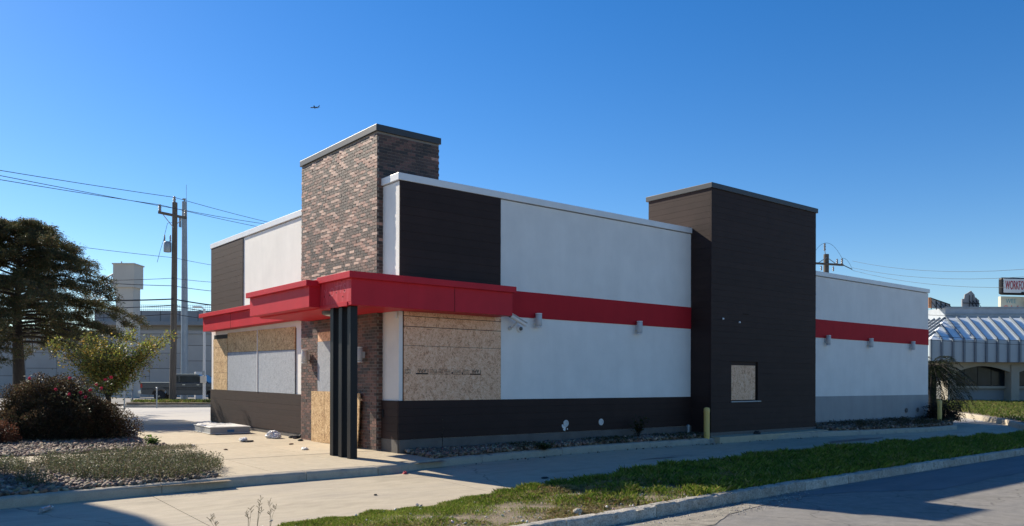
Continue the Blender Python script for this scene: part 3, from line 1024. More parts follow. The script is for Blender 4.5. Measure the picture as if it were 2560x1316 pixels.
# ---------------- the big dark feathery tree on the left
def feathery_tree(base, seed):
    rng = np.random.default_rng(seed)
    t = thing('cypress_tree', 'large dark feathery tree with thick trunk behind the brown bush', 'tree', base)
    bx, by, bz = base
    H = 7.3
    trunk = MB()
    tp = [(bx + 0.03 * math.sin(k), by + 0.04 * math.cos(1.3 * k), bz - 0.3 + (H + 0.3) * k / 9) for k in range(10)]
    trunk.tube(tp, [0.29, 0.225, 0.205, 0.19, 0.165, 0.135, 0.10, 0.07, 0.045, 0.02], 12)
    trunk.build('trunk', M['bark'], t, smooth='all')
    limbs = MB()
    Pl, Dl = [], []
    nb = 96
    for i in range(nb):
        u = (i + 0.5) / nb
        z = bz + 2.75 + (H - 3.0) * u ** 0.9
        a = i * 2.39996 + rng.normal(0, 0.25)
        L = (4.1 * (1 - u) ** 0.62 * rng.uniform(0.55, 1.15) + 0.35)
        # the crown reaches further towards the building side
        d0 = np.array([math.cos(a), math.sin(a), 0])
        side = d0 @ np.array([0.778, -0.628, 0])
        L *= 1.0 + 0.13 * side * (1 - u)
        rise = 0.12 + 0.55 * u
        K = 9
        pts = []
        for k in range(K + 1):
            s = k / K
            pts.append(np.array([bx, by, z]) + d0 * L * s + np.array([0, 0, L * (rise * s - 0.42 * s * s)])
                       + rng.normal(0, 0.05, 3) * s)
        limbs.tube([tuple(p) for p in pts], [0.055 * (1 - u * 0.6) * (1 - 0.9 * k / K) + 0.006 for k in range(K + 1)], 5)
        for k in range(2, K + 1):
            for q in range(3):
                if rng.random() < 0.16:
                    continue
                s0 = pts[k] if k == K else pts[k] + (pts[k + 1] - pts[k]) * rng.random()
                aa = a + rng.choice([-1, 1]) * rng.uniform(0.35, 1.2)
                l2 = (0.30 + 0.55 * (1 - abs(k / K - 0.55))) * rng.uniform(0.6, 1.2) * (0.55 + 0.45 * (1 - u))
                d2 = np.array([math.cos(aa), math.sin(aa), rng.uniform(-0.15, 0.45)])
                m_ = int(150 * l2 / 0.6)
                ss = rng.random(m_)
                P = s0 + np.outer(ss * l2, d2) + rng.normal(0, 0.06, (m_, 3)) - np.outer(ss ** 2 * l2 * 0.35, [0, 0, 1])
                D = d2 * 0.8 + rng.normal(0, 0.6, (m_, 3)) + np.array([0, 0, -0.25])
                Pl.append(P)
                Dl.append(D)
                if q == 0:
                    limbs.tube([tuple(s0), tuple(s0 + d2 * l2 * 0.8 - np.array([0, 0, 0.2 * l2]))], [0.010, 0.004], 4, caps=False)
    P, D = np.concatenate(Pl), np.concatenate(Dl)
    n = len(P)
    cols = pal(rng, n, [(0.060, 0.072, 0.036), (0.085, 0.088, 0.040), (0.125, 0.092, 0.042), (0.155, 0.102, 0.046)], [0.42, 0.28, 0.2, 0.1])
    V = leaf_quads(P, D, rng.uniform(0.06, 0.13, n), rng.uniform(0.016, 0.030, n), rng, cols, bend=0.15)
    limbs.build('limbs', M['bark'], t)
    foliage_obj('crown', [V], M['leaf'], t)
    return t
feathery_tree((-4.14, 20.16, gfun(-4.14, 20.16) - 0.1), 3)

# ---------------- the small yellow-green tree in front of the grey wall
def vase_tree(base, seed):
    rng = np.random.default_rng(seed)
    t = thing('young_tree', 'small spreading tree with yellow-green autumn leaves behind the brown bush', 'tree', base)
    b = np.array(base)
    tr, Pl, Dl, Cl = MB(), [], [], []
    stems = 26
    rt = np.array([0.778, -0.628, 0])
    fw = np.array([0.628, 0.778, 0])
    tr.tube([tuple(b - (0, 0, 0.2)), tuple(b + (0.02, 0, 0.7)), tuple(b + (0, 0.02, 1.2))], [0.09, 0.07, 0.06], 8)
    for i in range(stems):
        lat = (i / (stems - 1) * 2 - 1) + rng.normal(0, 0.05)
        dep = rng.uniform(-0.75, 0.75)
        L = rng.uniform(0.75, 1.15)
        K = 10
        top = 1.15 + 0.9 * rng.random() + (0.35 if lat > 0.55 else 0) - 0.35 * abs(lat + 0.2)
        pts = []
        for k in range(K + 1):
            s = k / K
            pts.append(b + np.array([0, 0, 0.8]) + rt * lat * 1.48 * s * L + fw * dep * 1.2 * s + np.array([0, 0, top * (s ** 0.8)]) + rng.normal(0, 0.025, 3))
        tr.tube([tuple(p) for p in pts], [0.022 * (1 - 0.85 * k / K) + 0.003 for k in range(K + 1)], 5, caps=False)
        for k in range(2, K + 1):
            m_ = 66
            sp = 0.19 if k < K - 1 else 0.10
            P = pts[k] + rng.normal(0, sp, (m_, 3)) * np.array([1, 1, 0.75])
            Pl.append(P)
            Dl.append((P - pts[max(k - 2, 0)]) * 0.5 + rng.normal(0, 0.35, (m_, 3)) + (0, 0, -0.05))
            if lat > 0.6 and rng.random() < 0.8:
                w = [0.1, 0.25, 0.5, 0.15]
            elif rng.random() < 0.45:
                w = [0.35, 0.15, 0.15, 0.35]
            else:
                w = [0.6, 0.2, 0.1, 0.1]
            Cl.append(pal(rng, m_, [(0.12, 0.13, 0.04), (0.27, 0.22, 0.05), (0.28, 0.33, 0.07), (0.44, 0.30, 0.07)], w))
    P, D, C = map(np.concatenate, (Pl, Dl, Cl))
    n = len(P)
    tr.build('trunk', M['bark'], t)
    foliage_obj('crown', [leaf_quads(P, D, rng.uniform(0.05, 0.09, n), rng.uniform(0.03, 0.05, n), rng, C)], M['leaf'], t)
vase_tree((-2.75, 12.65, gfun(-2.75, 12.65) + 0.0), 8)

# ---------------- rounded shrubs
def shrub(name, label, c, rx, ry, h, n, cs, ws, seed, lsize=(0.035, 0.06), rough=0.16, stems=True, cat='bush', group=None, rz=R(-38.9)):
    rng = np.random.default_rng(seed)
    t = thing(name, label, cat, c, group=group)
    ph = rng.uniform(0, 6.28, 12)
    d = norm(rng.normal(size=(n, 3)))
    d[:, 2] = np.abs(d[:, 2])
    lump = np.zeros(n)
    for k in range(12):
        w = rng.normal(size=3) * (2.0 + 0.5 * k)
        lump += np.sin(d @ w + ph[k]) / 12 ** 0.5
    rad = np.where(rng.random(n) < 0.35, rng.random(n) ** 0.6, rng.random(n) ** 0.2) * (1 + rough * lump)
    loc = d * rad[:, None]
    loc[:, 2] = np.abs(loc[:, 2]) ** 0.85
    flat = rng.random(n) < 0.2
    loc[flat, 2] *= rng.random(flat.sum())
    X = loc * np.array([rx, ry, h * 0.96]) + rng.normal(0, 0.02, (n, 3))
    cs_, sn = math.cos(rz), math.sin(rz)
    Xr = np.stack([X[:, 0] * cs_ - X[:, 1] * sn, X[:, 0] * sn + X[:, 1] * cs_, np.abs(X[:, 2]) + 0.04], 1)
    P = Xr + np.array(c)
    D = norm(np.stack([Xr[:, 0] / rx, Xr[:, 1] / ry, Xr[:, 2] / h], 1)) + rng.normal(0, 0.7, (n, 3))
    cols = pal(rng, n, cs, ws)
    foliage_obj('foliage', [leaf_quads(P, D, rng.uniform(*lsize, n), rng.uniform(lsize[0] * 0.5, lsize[1] * 0.6, n), rng, cols)], M['leaf'], t)
    if stems:
        mb = MB()
        for i in range(26):
            a, s = rng.uniform(0, 6.28), rng.uniform(0.3, 0.85)
            q = np.array([math.cos(a) * rx * s, math.sin(a) * ry * s])
            q = np.array([q[0] * cs_ - q[1] * sn, q[0] * sn + q[1] * cs_])
            p0 = np.array(c) + (q[0] * 0.25, q[1] * 0.25, -0.05)
            p2 = np.array(c) + (q[0], q[1], h * (0.85 - 0.4 * s * s))
            p1 = (p0 + p2) / 2 + (0, 0, 0.1)
            mb.tube([tuple(p0), tuple(p1), tuple(p2)], [0.014, 0.009, 0.004], 5, caps=False)
        mb.build('stems', M['bark'], t)
    return t
shrub('barberry_bush', 'big rounded dark reddish-brown bush in the rock bed', (-5.05, 7.55, 0.10), 1.70, 1.05, 1.42, 130000,
      [(0.080, 0.052, 0.030), (0.045, 0.034, 0.023), (0.14, 0.092, 0.05), (0.060, 0.060, 0.028)], [0.38, 0.27, 0.17, 0.18], 5, (0.028, 0.05), 0.15)
shrub('dry_shrub', 'reddish dry shrub low at the far left of the rock bed', (-6.35, 6.7, 0.06), 0.42, 0.4, 0.50, 4500,
      [(0.16, 0.06, 0.035), (0.09, 0.05, 0.03)], [0.5, 0.5], 6, (0.03, 0.05))

# rose canes in front of and above the brown bush
def rose(base, seed, blooms):
    rng = np.random.default_rng(seed)
    t = thing('rose_bush', 'rose bush with pale glossy leaves and pink-red blooms growing through the brown bush', 'rose bush', base)
    b = np.array(base)
    mb, Pl, Dl = MB(), [], []
    for i, (dx, dy, z) in enumerate(blooms):
        p1 = b + (dx, dy, z)
        p0 = b + (dx * 0.3, dy * 0.3, 0)
        mb.tube([tuple(p0), tuple((p0 + p1) / 2 + (0, 0, 0.12)), tuple(p1)], [0.008, 0.006, 0.004], 5, caps=False)
        m_ = 26
        P = p1 + rng.normal(0, 0.10, (m_, 3)) - (0, 0, 0.07)
        Pl.append(P)
        Dl.append(rng.normal(0, 1, (m_, 3)) * (1, 1, 0.25))
        if i % 4 != 3:
            q = []
            k = 34
            D = norm(rng.normal(0, 1, (k, 3)) + (0, 0, 0.5))
            PP = np.repeat(p1[None], k, 0) + D * 0.008
            C = pal(rng, k, [(0.55, 0.03, 0.09), (0.62, 0.08, 0.15)], [0.6, 0.4], 0.1)
            foliage_obj('bloom', [leaf_quads(PP, D, 0.034, 0.036, rng, C)], M['petal'], t)
    P, D = np.concatenate(Pl), np.concatenate(Dl)
    n = len(P)
    mb.build('canes', M['bark'], t)
    C = pal(rng, n, [(0.10, 0.13, 0.07), (0.06, 0.08, 0.035)], [0.5, 0.5])
    foliage_obj('foliage', [leaf_quads(P, D, rng.uniform(0.04, 0.07, n), rng.uniform(0.025, 0.04, n), rng, C, flat=1)], M['leaf'], t)
rose((-4.75, 6.75, 0.08), 4, [(-0.42, 0.06, 1.19), (-0.20, -0.30, 1.08), (0.02, -0.36, 1.12), (0.10, -0.25, 1.30), (0.22, -0.40, 1.18), (0.10, -0.48, 1.02),
                              (0.36, -0.32, 1.30), (0.30, 0.1, 1.42), (0.62, -0.05, 1.42), (0.75, -0.02, 1.48), (-0.9, 0.4, 1.45), (0.18, -0.62, 0.80), (0.5, -0.2, 1.22), (-0.1, 0.2, 1.46)])

# ---------------- small plants
def sprig(name, label, c, h, spread, n, cs, seed, cat='weed', group=None, lsize=(0.05, 0.09)):
    rng = np.random.default_rng(seed)
    t = thing(name, label, cat, c, group=group)
    b = np.array(c)
    mb, Pl, Dl = MB(), [], []
    for i in range(n):
        a = rng.uniform(0, 6.28)
        p2 = b + (math.cos(a) * spread * rng.uniform(0.2, 1), math.sin(a) * spread * rng.uniform(0.2, 1), h * rng.uniform(0.5, 1))
        mb.tube([tuple(b + (0, 0, -0.02)), tuple((b + p2) / 2 + (0, 0, 0.05 * h)), tuple(p2)], [0.006, 0.004, 0.002], 4, caps=False)
        m_ = 12
        s = rng.uniform(0.3, 1, (m_, 1))
        P = b + (p2 - b) * s + rng.normal(0, 0.02, (m_, 3))
        Pl.append(P)
        Dl.append(rng.normal(0, 1, (m_, 3)) * (1, 1, 0.4) + (0, 0, 0.3))
    P, D = np.concatenate(Pl), np.concatenate(Dl)
    k = len(P)
    mb.build('stem', M['bark'], t)
    foliage_obj('leaves', [leaf_quads(P, D, rng.uniform(*lsize, k), rng.uniform(lsize[0] * 0.6, lsize[1] * 0.6, k), rng, pal(rng, k, cs, [1] * len(cs)), flat=0.7)], M['leaf'], t)
    return t
sprig('seedling', 'bright green leafy seedling at the edge of the rock bed and pavement', (-3.62, 4.55, 0.03), 0.24, 0.16, 16, [(0.10, 0.17, 0.03), (0.16, 0.24, 0.05)], 2)
sprig('weed', 'dark weed spilling over the kerb below the boarded window', (3.2, -0.95, -0.03), 0.14, 0.30, 22, [(0.03, 0.05, 0.015), (0.05, 0.07, 0.02)], 3, lsize=(0.04, 0.07))
sprig('weed', 'upright dark weed against the brown wainscot beside the second pipe outlet', (6.95, -0.35, 0.05), 0.62, 0.26, 24, [(0.03, 0.045, 0.015), (0.06, 0.05, 0.02)], 4, lsize=(0.05, 0.08))
sprig('weed', 'thin bare weed stalk in front of the brown wainscot near the corner', (0.95, -0.22, 0.05), 0.72, 0.03, 3, [(0.12, 0.10, 0.06)], 5, lsize=(0.02, 0.03))

# ---------------- dark palm and shrub behind the rear corner
def palm(base, label, seed, hgt, n=46, L=1.6):
    rng = np.random.default_rng(seed)
    t = thing('palm_tree', label, 'palm', base)
    b = np.array(base)
    MB().tube([tuple(b - (0, 0, 0.2)), tuple(b + (0.02, 0, hgt * 0.5)), tuple(b + (0, 0, hgt))], [0.19, 0.16, 0.17], 10).build('trunk', M['bark'], t, smooth=True)
    Pl, Dl, Ll = [], [], []
    mb = MB()
    for i in range(n):
        a = i * 2.4 + rng.normal(0, 0.2)
        el = rng.uniform(-1.1, 1.1)
        d = np.array([math.cos(a) * math.cos(el), math.sin(a) * math.cos(el), math.sin(el)])
        ln = L * rng.uniform(0.75, 1.1)
        pts = [b + (0, 0, hgt) + d * ln * s - np.array([0, 0, 0.75 * ln * s * s]) for s in np.linspace(0, 1, 8)]
        mb.tube([tuple(p) for p in pts], [0.014 - 0.0015 * k for k in range(8)], 4, caps=False)
        sd = np.array([-math.sin(a), math.cos(a), 0])
        for s in np.linspace(0.15, 1, 34):
            k = s * 7
            p = pts[int(min(k, 6))] + (pts[int(min(k, 6)) + 1] - pts[int(min(k, 6))]) * (k - int(min(k, 6)))
            for sg in (-1, 1):
                Pl.append(p)
                Dl.append(sd * sg + d * 0.5 + np.array([0, 0, -0.45]) + rng.normal(0, 0.12, 3))
                Ll.append(0.34 * math.sin(0.4 + 2.4 * s) * rng.uniform(0.8, 1.1))
    P, D, Ls = np.array(Pl), np.array(Dl), np.array(Ll)
    mb.build('frond_stalks', M['bark'], t)
    C = pal(rng, len(P), [(0.022, 0.030, 0.016), (0.035, 0.045, 0.02)], [0.6, 0.4])
    foliage_obj('fronds', [leaf_quads(P, D, Ls, 0.025, rng, C, bend=0.15)], M['leaf'], t)
palm((26.6, 0.9, gfun(26, 1) - 0.1), 'dark drooping palm behind the rear corner of the restaurant', 6, 2.25, 64, 1.95)
palm((43.2, 9.0, gfun(43, 9)), 'distant palm with stiff fronds beside the far mansard building', 9, 1.9, 26, 1.0)
shrub('dark_shrub', 'dark bare-looking shrub beside the rear yellow bollard', (23.8, -0.75, 0.03), 0.62, 0.5, 0.62, 5200,
      [(0.035, 0.028, 0.022), (0.05, 0.05, 0.025), (0.07, 0.03, 0.03)], [0.5, 0.3, 0.2], 12, (0.04, 0.08), 0.45)

# ---------------- river rocks
def rocks(name, label, P, size, seed, cs):
    rng = np.random.default_rng(seed)
    n = len(P)
    bm = bmesh.new()
    bmesh.ops.create_icosphere(bm, subdivisions=1, radius=1)
    bv = np.array([v.co[:] for v in bm.verts])
    bf = np.array([[v.index for v in f.verts] for f in bm.faces])
    bm.free()
    s = rng.uniform(size[0], size[1], (n, 1, 1)) * rng.uniform(0.7, 1.3, (n, 1, 3)) * np.array([1.15, 0.9, 0.55])
    V = bv[None] * s * (1 + rng.normal(0, 0.07, (n, len(bv), 1)))
    q = rng.normal(0, 1, (n, 4)) * np.array([1, 0.35, 0.35, 1])
    q /= np.linalg.norm(q, axis=1, keepdims=True)
    w, x, y, z = q.T
    Rm = np.stack([np.stack([1 - 2 * (y * y + z * z), 2 * (x * y - z * w), 2 * (x * z + y * w)], -1),
                   np.stack([2 * (x * y + z * w), 1 - 2 * (x * x + z * z), 2 * (y * z - x * w)], -1),
                   np.stack([2 * (x * z - y * w), 2 * (y * z + x * w), 1 - 2 * (x * x + y * y)], -1)], 1)
    V = np.einsum('nij,nkj->nki', Rm, V) + P[:, None, :]
    F = (bf[None] + (np.arange(n) * len(bv))[:, None, None]).reshape(-1, 3)
    C = np.repeat(pal(rng, n, cs, [1] * len(cs), 0.2), len(bv), 0)
    o = link(name, np_mesh(name, V.reshape(-1, 3), F, M['rock'], C, smooth=True))
    tag(o, label, 'rocks', kind='stuff')
    return o
ROCK_C = [(0.22, 0.16, 0.11), (0.15, 0.112, 0.08), (0.31, 0.24, 0.175), (0.11, 0.08, 0.058), (0.20, 0.125, 0.088)]
def scatter(n, x0, x1, y0, y1, seed, keep=None, z=0.0, pile=0.03):
    rng = np.random.default_rng(seed)
    P = np.stack([rng.uniform(x0, x1, n), rng.uniform(y0, y1, n), np.zeros(n)], 1)
    if keep is not None:
        P = P[keep(P)]
    P[:, 2] = gvec(P[:, 0], P[:, 1]) + z + rng.uniform(-0.2, 1, len(P)) * pile
    return P
inner = interp_line(PAD_K)
edgeA = lambda P: (P[:, 1] > 3.25 + 0.25 * np.sin(P[:, 0] * 2.1) ** 2 + np.clip(P[:, 0] + 4.4, 0, 1) * 0.35) & (P[:, 0] < -3.42 + 0.06 * np.sin(3 * P[:, 1]))
rocks('river_rocks', 'sunlit bed of rounded river rocks around the big brown bush', scatter(9500, -8.6, -3.4, 3.25, 9.8, 1, edgeA, -0.01), (0.03, 0.062), 2, ROCK_C)
edgeB = lambda P: (P[:, 0] < -4.25 - 0.5 * np.clip((np.abs(P[:, 1] + 0.2) - 1.2), 0, 1)) & (P[:, 1] > inner(P[:, 0]) + 0.16)
rocks('river_rocks', 'shaded river rocks along the kerb at the lower left', scatter(6200, -8.6, -4.25, -2.0, 1.75, 4, edgeB, -0.01), (0.03, 0.058), 5, ROCK_C)
inner = interp_line(PAD_K)
edgeC = lambda P: (P[:, 1] > inner(P[:, 0]) + 0.20) & (P[:, 0] > 0.15 - 0.3 * (P[:, 1] + 1.2))
rocks('river_rocks', 'river rocks in the narrow bed below the brown wainscot', scatter(8200, 0.1, 9.2, -1.3, -0.06, 7, edgeC, 0.01, 0.06), (0.028, 0.06), 8, ROCK_C)
rocks('river_rocks', 'rocks in the bed below the grey rear wall', scatter(5600, 14.95, 24.0, -2.1, -0.05, 9, lambda P: P[:, 1] > inner(P[:, 0]) + 0.2, 0.01, 0.06), (0.03, 0.06), 10, ROCK_C)

# ---------------- low weeds, leaf by leaf
def ground_cover(name, label, P, h, seed, cs, ws, lsize, per, cat='weeds'):
    rng = np.random.default_rng(seed)
    n = len(P)
    up = np.repeat(P, per, 0)
    hh = (rng.random(n * per) ** 0.8)[:, None] * np.repeat(h, per)[:, None]
    up = up + rng.normal(0, 0.035, up.shape) * (1, 1, 0.2) + hh * (0, 0, 1)
    D = rng.normal(0, 1, up.shape) * (1, 1, 0.5) + (0, 0, 0.35)
    C = pal(rng, len(up), cs, ws)
    V1 = leaf_quads(up, D, rng.uniform(*lsize, len(up)), rng.uniform(lsize[0] * 0.4, lsize[1] * 0.5, len(up)), rng, C)
    # stalks
    k = rng.random(n) < 0.6
    S = P[k]
    Ds = rng.normal(0, 0.25, S.shape) + (0, 0, 1)
    Cs = pal(rng, len(S), [(0.16, 0.12, 0.07), (0.10, 0.09, 0.045)], [0.5, 0.5])
    V2 = leaf_quads(S, Ds, np.repeat(h[:, None], 1, 1)[k, 0] * 1.15, 0.008, rng, Cs)
    o = foliage_obj(name, [V1, V2], M['leaf'], None)
    return tag(o, label, cat, kind='stuff')
P = scatter(5200, -8.4, -3.75, -1.8, 1.7, 21, lambda P: (((P[:, 0] + 5.1) / 1.3) ** 2 + ((P[:, 1] + 0.0) / 1.75) ** 2 < 1) | ((P[:, 0] < -5.0) & (P[:, 1] > 0.0) & (np.sin(P[:, 0] * 9) + np.cos(P[:, 1] * 7) > -0.4)) | ((P[:, 0] < -6.3) & (np.sin(P[:, 0] * 5 + 1) * np.cos(P[:, 1] * 3) > 0.45)), 0.0, 0.0)
hB = 0.13 + 0.17 * np.random.default_rng(1).random(len(P)) * (0.5 + 0.5 * np.cos(np.clip((P[:, 0] + 5) / 1.6, -1, 1) * 1.5))
ground_cover('weed_patch', 'low grey-green weed patch spreading over the lower left planting bed', P, hB, 22, [(0.10, 0.115, 0.055), (0.15, 0.14, 0.085), (0.06, 0.085, 0.035), (0.20, 0.17, 0.12)], [0.4, 0.3, 0.2, 0.1], (0.02, 0.042), 13)
P = scatter(240, -4.2, -3.1, 3.0, 3.75, 23, None, 0.0, 0.0)
ground_cover('weed_patch', 'thin weeds along the pavement edge below the seedling', P, np.full(len(P), 0.07), 24, [(0.11, 0.12, 0.06), (0.17, 0.15, 0.10)], [0.5, 0.5], (0.02, 0.035), 8)
P = scatter(900, 1.2, 9.2, -1.0, -0.2, 25, lambda P: (np.sin(P[:, 0] * 2.3 + 1) + 0.6 * np.sin(P[:, 0] * 5.1) > 0.1) & (P[:, 1] > inner(P[:, 0]) + 0.1), 0.02, 0.0)
ground_cover('weed_patch', 'dark weeds among the rocks below the brown wainscot', P, np.full(len(P), 0.11), 26, [(0.035, 0.05, 0.018), (0.05, 0.06, 0.022), (0.06, 0.05, 0.03)], [0.5, 0.3, 0.2], (0.025, 0.05), 9)
P = scatter(1200, 14.95, 24.0, -2.0, -0.1, 27, lambda P: (P[:, 1] > inner(P[:, 0]) + 0.15) & (np.sin(P[:, 0] * 1.9) + np.cos(P[:, 1] * 4) > -0.3), 0.03, 0.0)
ground_cover('weed_patch', 'dead vines and weeds heaped below the grey rear wall', P, np.full(len(P), 0.17), 28, [(0.06, 0.05, 0.03), (0.05, 0.055, 0.025), (0.09, 0.07, 0.045)], [0.5, 0.3, 0.2], (0.03, 0.07), 9)

# ---------------- grass
def grass(name, label, P, h, w, seed, cs, ws, lean=0.45, cat='grass'):
    rng = np.random.default_rng(seed)
    n = len(P)
    a = rng.uniform(0, 6.28, n)
    d = np.stack([np.cos(a), np.sin(a), np.zeros(n)], 1)
    sd = np.stack([-np.sin(a), np.cos(a), np.zeros(n)], 1) * (w * rng.uniform(0.6, 1.3, n))[:, None]
    ln = rng.uniform(0.1, lean * 2, n)[:, None]
    h = h[:, None]
    mid = P + d * h * ln * 0.35 + (0, 0, 1) * h * 0.6
    tip = P + d * h * ln + (0, 0, 1) * h * (1 - 0.3 * ln)
    V = np.stack([P - sd, P + sd, mid + sd * 0.7, tip, mid - sd * 0.7], 1).reshape(-1, 3)
    F = np.arange(n * 5).reshape(n, 5)
    C = pal(rng, n, cs, ws)
    o = foliage_obj(name, [(V, F, np.repeat(C, 5, 0))], M['grass'], None)
    return tag(o, label, cat, kind='stuff')
rng = np.random.default_rng(31)
n = 430000
# denser towards the camera end of the strip
x = -8 + 34 * rng.random(n) ** 1.7
t_ = rng.random(n)
yk, yg = kerb_y(x) + 0.13, grass_y(x)
y = yk + (yg + 0.10 * np.sin(x * 7) * np.sin(x * 3.1) - yk) * t_
clump = np.sin(x * 3.1 + 0.6 * np.sin(y * 5)) * np.sin(y * 4.2 + x) + 0.6 * np.sin(x * 9.1 + 2) * np.sin(y * 8.3)
dry = (np.sin(x * 1.1 + 2.2) + np.sin(y * 2.3 + x * 0.6) + 0.5 * clump)
keep = (rng.random(n) < np.clip(0.62 + 0.28 * clump + 0.35 * (t_ > 0.7) - 0.38 * ((x < 2.0) & (t_ < 0.66)), 0.06, 1))
x, y, t_, clump, dry = x[keep], y[keep], t_[keep], clump[keep], dry[keep]
P = np.stack([x, y, gvec(x, y) - 0.13 + 0.05 * np.sin(np.pi * t_)], 1)
hh = (0.045 + 0.055 * rng.random(len(x))) * (1 + 0.55 * np.clip(clump, -0.6, 1)) * np.clip(0.55 + 0.28 * (x + 2.0), 0.5, 1.35) + 0.075 * (t_ > 0.74) * rng.random(len(x)) * np.clip(0.25 + 0.25 * (x + 2), 0.15, 1) + 0.04 * (x > 2) * rng.random(len(x))
isdry = (dry + rng.normal(0, 0.7, len(x)) > 0.55) & (x < 3.5) & (t_ < 0.85)
grass('verge_grass', 'green grass strip between the drive lane and the street kerb', P[~isdry], hh[~isdry], 0.0019 + 0.0002 * np.clip(x[~isdry], 0, 14), 32,
      [(0.19, 0.26, 0.038), (0.31, 0.37, 0.07), (0.11, 0.17, 0.028), (0.42, 0.37, 0.15)], [0.42, 0.3, 0.13, 0.15], 0.36)
grass('dry_grass', 'patches of dry straw-coloured grass in the near end of the verge', P[isdry], hh[isdry] * 0.8, np.full(isdry.sum(), 0.0022), 33,
      [(0.36, 0.29, 0.14), (0.27, 0.24, 0.10), (0.44, 0.37, 0.22)], [0.4, 0.3, 0.3], 0.8)
def poly_in(P, poly):
    c = np.zeros(len(P), bool)
    for (x1, y1), (x2, y2) in zip(poly, poly[1:] + poly[:1]):
        k = ((y1 > P[:, 1]) != (y2 > P[:, 1])) & (P[:, 0] < (x2 - x1) * (P[:, 1] - y1) / (y2 - y1 + 1e-9) + x1)
        c ^= k
    return c
fv = [(23.4, -4.3), (26.9, -2.2), (31.6, 1.5), (36.4, 5.3), (44, 11.5), (62, 11.5), (62, -10), (31, -10)]
P = scatter(60000, 23, 60, -9, 11.5, 34, lambda P: poly_in(P, fv), 0.03, 0.0)
grass('verge_grass', 'far green verge in front of the mansard-roofed building', P, 0.10 + 0.12 * np.random.default_rng(2).random(len(P)), np.full(len(P), 0.014), 35,
      [(0.13, 0.18, 0.035), (0.19, 0.22, 0.06), (0.26, 0.22, 0.10)], [0.5, 0.3, 0.2])
iv = [(3.2, 34.3), (4.4, 33.1), (11.9, 27.9), (12.8, 29), (6.4, 35.3), (4, 36.1)]
P = scatter(14000, 3, 13, 27.5, 36.4, 36, lambda P: poly_in(P, iv), 0, 0.0)
P[:, 2] = 0.29
grass('island_grass', 'grass on the island at the foot of the wooden utility pole', P, 0.08 + 0.14 * np.random.default_rng(3).random(len(P)), np.full(len(P), 0.016), 37,
      [(0.10, 0.15, 0.03), (0.17, 0.18, 0.05), (0.24, 0.20, 0.09)], [0.5, 0.3, 0.2])

# loose stones, flakes and leaf litter on the verge and along the gutters
rocks('gutter_gravel', 'loose gravel and flakes of asphalt along the street kerb', np.concatenate([scatter(2400, -6, 4, -8.2, -6.8, 41, lambda P: (P[:, 1] < kerb_y(P[:, 0]) - 0.04) & (P[:, 1] > kerb_y(P[:, 0]) - 0.5 - 0.25 * np.sin(P[:, 0])), -0.245, 0.008)]), (0.004, 0.014), 42, [(0.30, 0.28, 0.25), (0.16, 0.15, 0.14), (0.45, 0.42, 0.37)])
rocks('verge_pebbles', 'pebbles and pale bits scattered in the dry verge grass', scatter(420, -6, 3.5, -7.2, -5.0, 43, lambda P: P[:, 1] > kerb_y(P[:, 0]) + 0.15, -0.10, 0.03), (0.008, 0.028), 44, [(0.5, 0.45, 0.38), (0.35, 0.3, 0.25), (0.6, 0.56, 0.5)])
rocks('kerb_debris', 'dead leaves and stones lying along the drive kerb', scatter(330, 0.5, 14, -1.8, -0.9, 45, lambda P: (P[:, 1] < inner(P[:, 0]) - 0.02) & (P[:, 1] > inner(P[:, 0]) - 0.20 - 0.1 * np.sin(P[:, 0] * 3)), -0.14, 0.01), (0.01, 0.032), 46, [(0.20, 0.15, 0.10), (0.30, 0.27, 0.23), (0.12, 0.10, 0.08)])
# ================================================================== background, left
RT = Vector((0.778, -0.628, 0))
FWD = Vector((0.628, 0.778, 0))

# ---------------- retaining wall of staggered concrete panels
a, b = Vector((-10.0, 89.2, 0)), Vector((30.0, 56.9, 0))
RWL = thing('retaining_wall', 'long grey highway retaining wall of staggered concrete panels', 'wall', tuple(a))
dirw = (b - a).normalized()
nw = Vector((dirw.y, -dirw.x, 0))           # towards the camera
Lw = (b - a).length
core = MB()
core.obox(a + dirw * Lw / 2 - nw * 0.4 + Vector((0, 0, 2.6)), dirw * Lw / 2, nw * 0.3, Vector((0, 0, 3.55)))
core.build('wall_core', M['groove'], RWL)
pw, ph = 3.05, 1.52
k = 0
s = 0.0
while s < Lw:
    for r in range(-1, 5):
        z0 = -0.3 + r * ph + (ph / 2 if k % 2 else 0)
        z1 = min(z0 + ph, 6.15)
        z0 = max(z0, -0.6)
        if z1 - z0 < 0.15:
            continue
        c = a + dirw * (s + pw / 2) + Vector((0, 0, (z0 + z1) / 2)) - nw * 0.02
        MB().obox(c, dirw * (pw / 2 - 0.018), nw * 0.09, Vector((0, 0, (z1 - z0) / 2 - 0.018))).build('panel', M['panel_wall'], RWL)
    s += pw
    k += 1
MB().obox(a + dirw * Lw / 2 - nw * 0.2 + Vector((0, 0, 6.32)), dirw * Lw / 2, nw * 0.36, Vector((0, 0, 0.16))).build('wall_cap', M['panel_wall'], RWL)

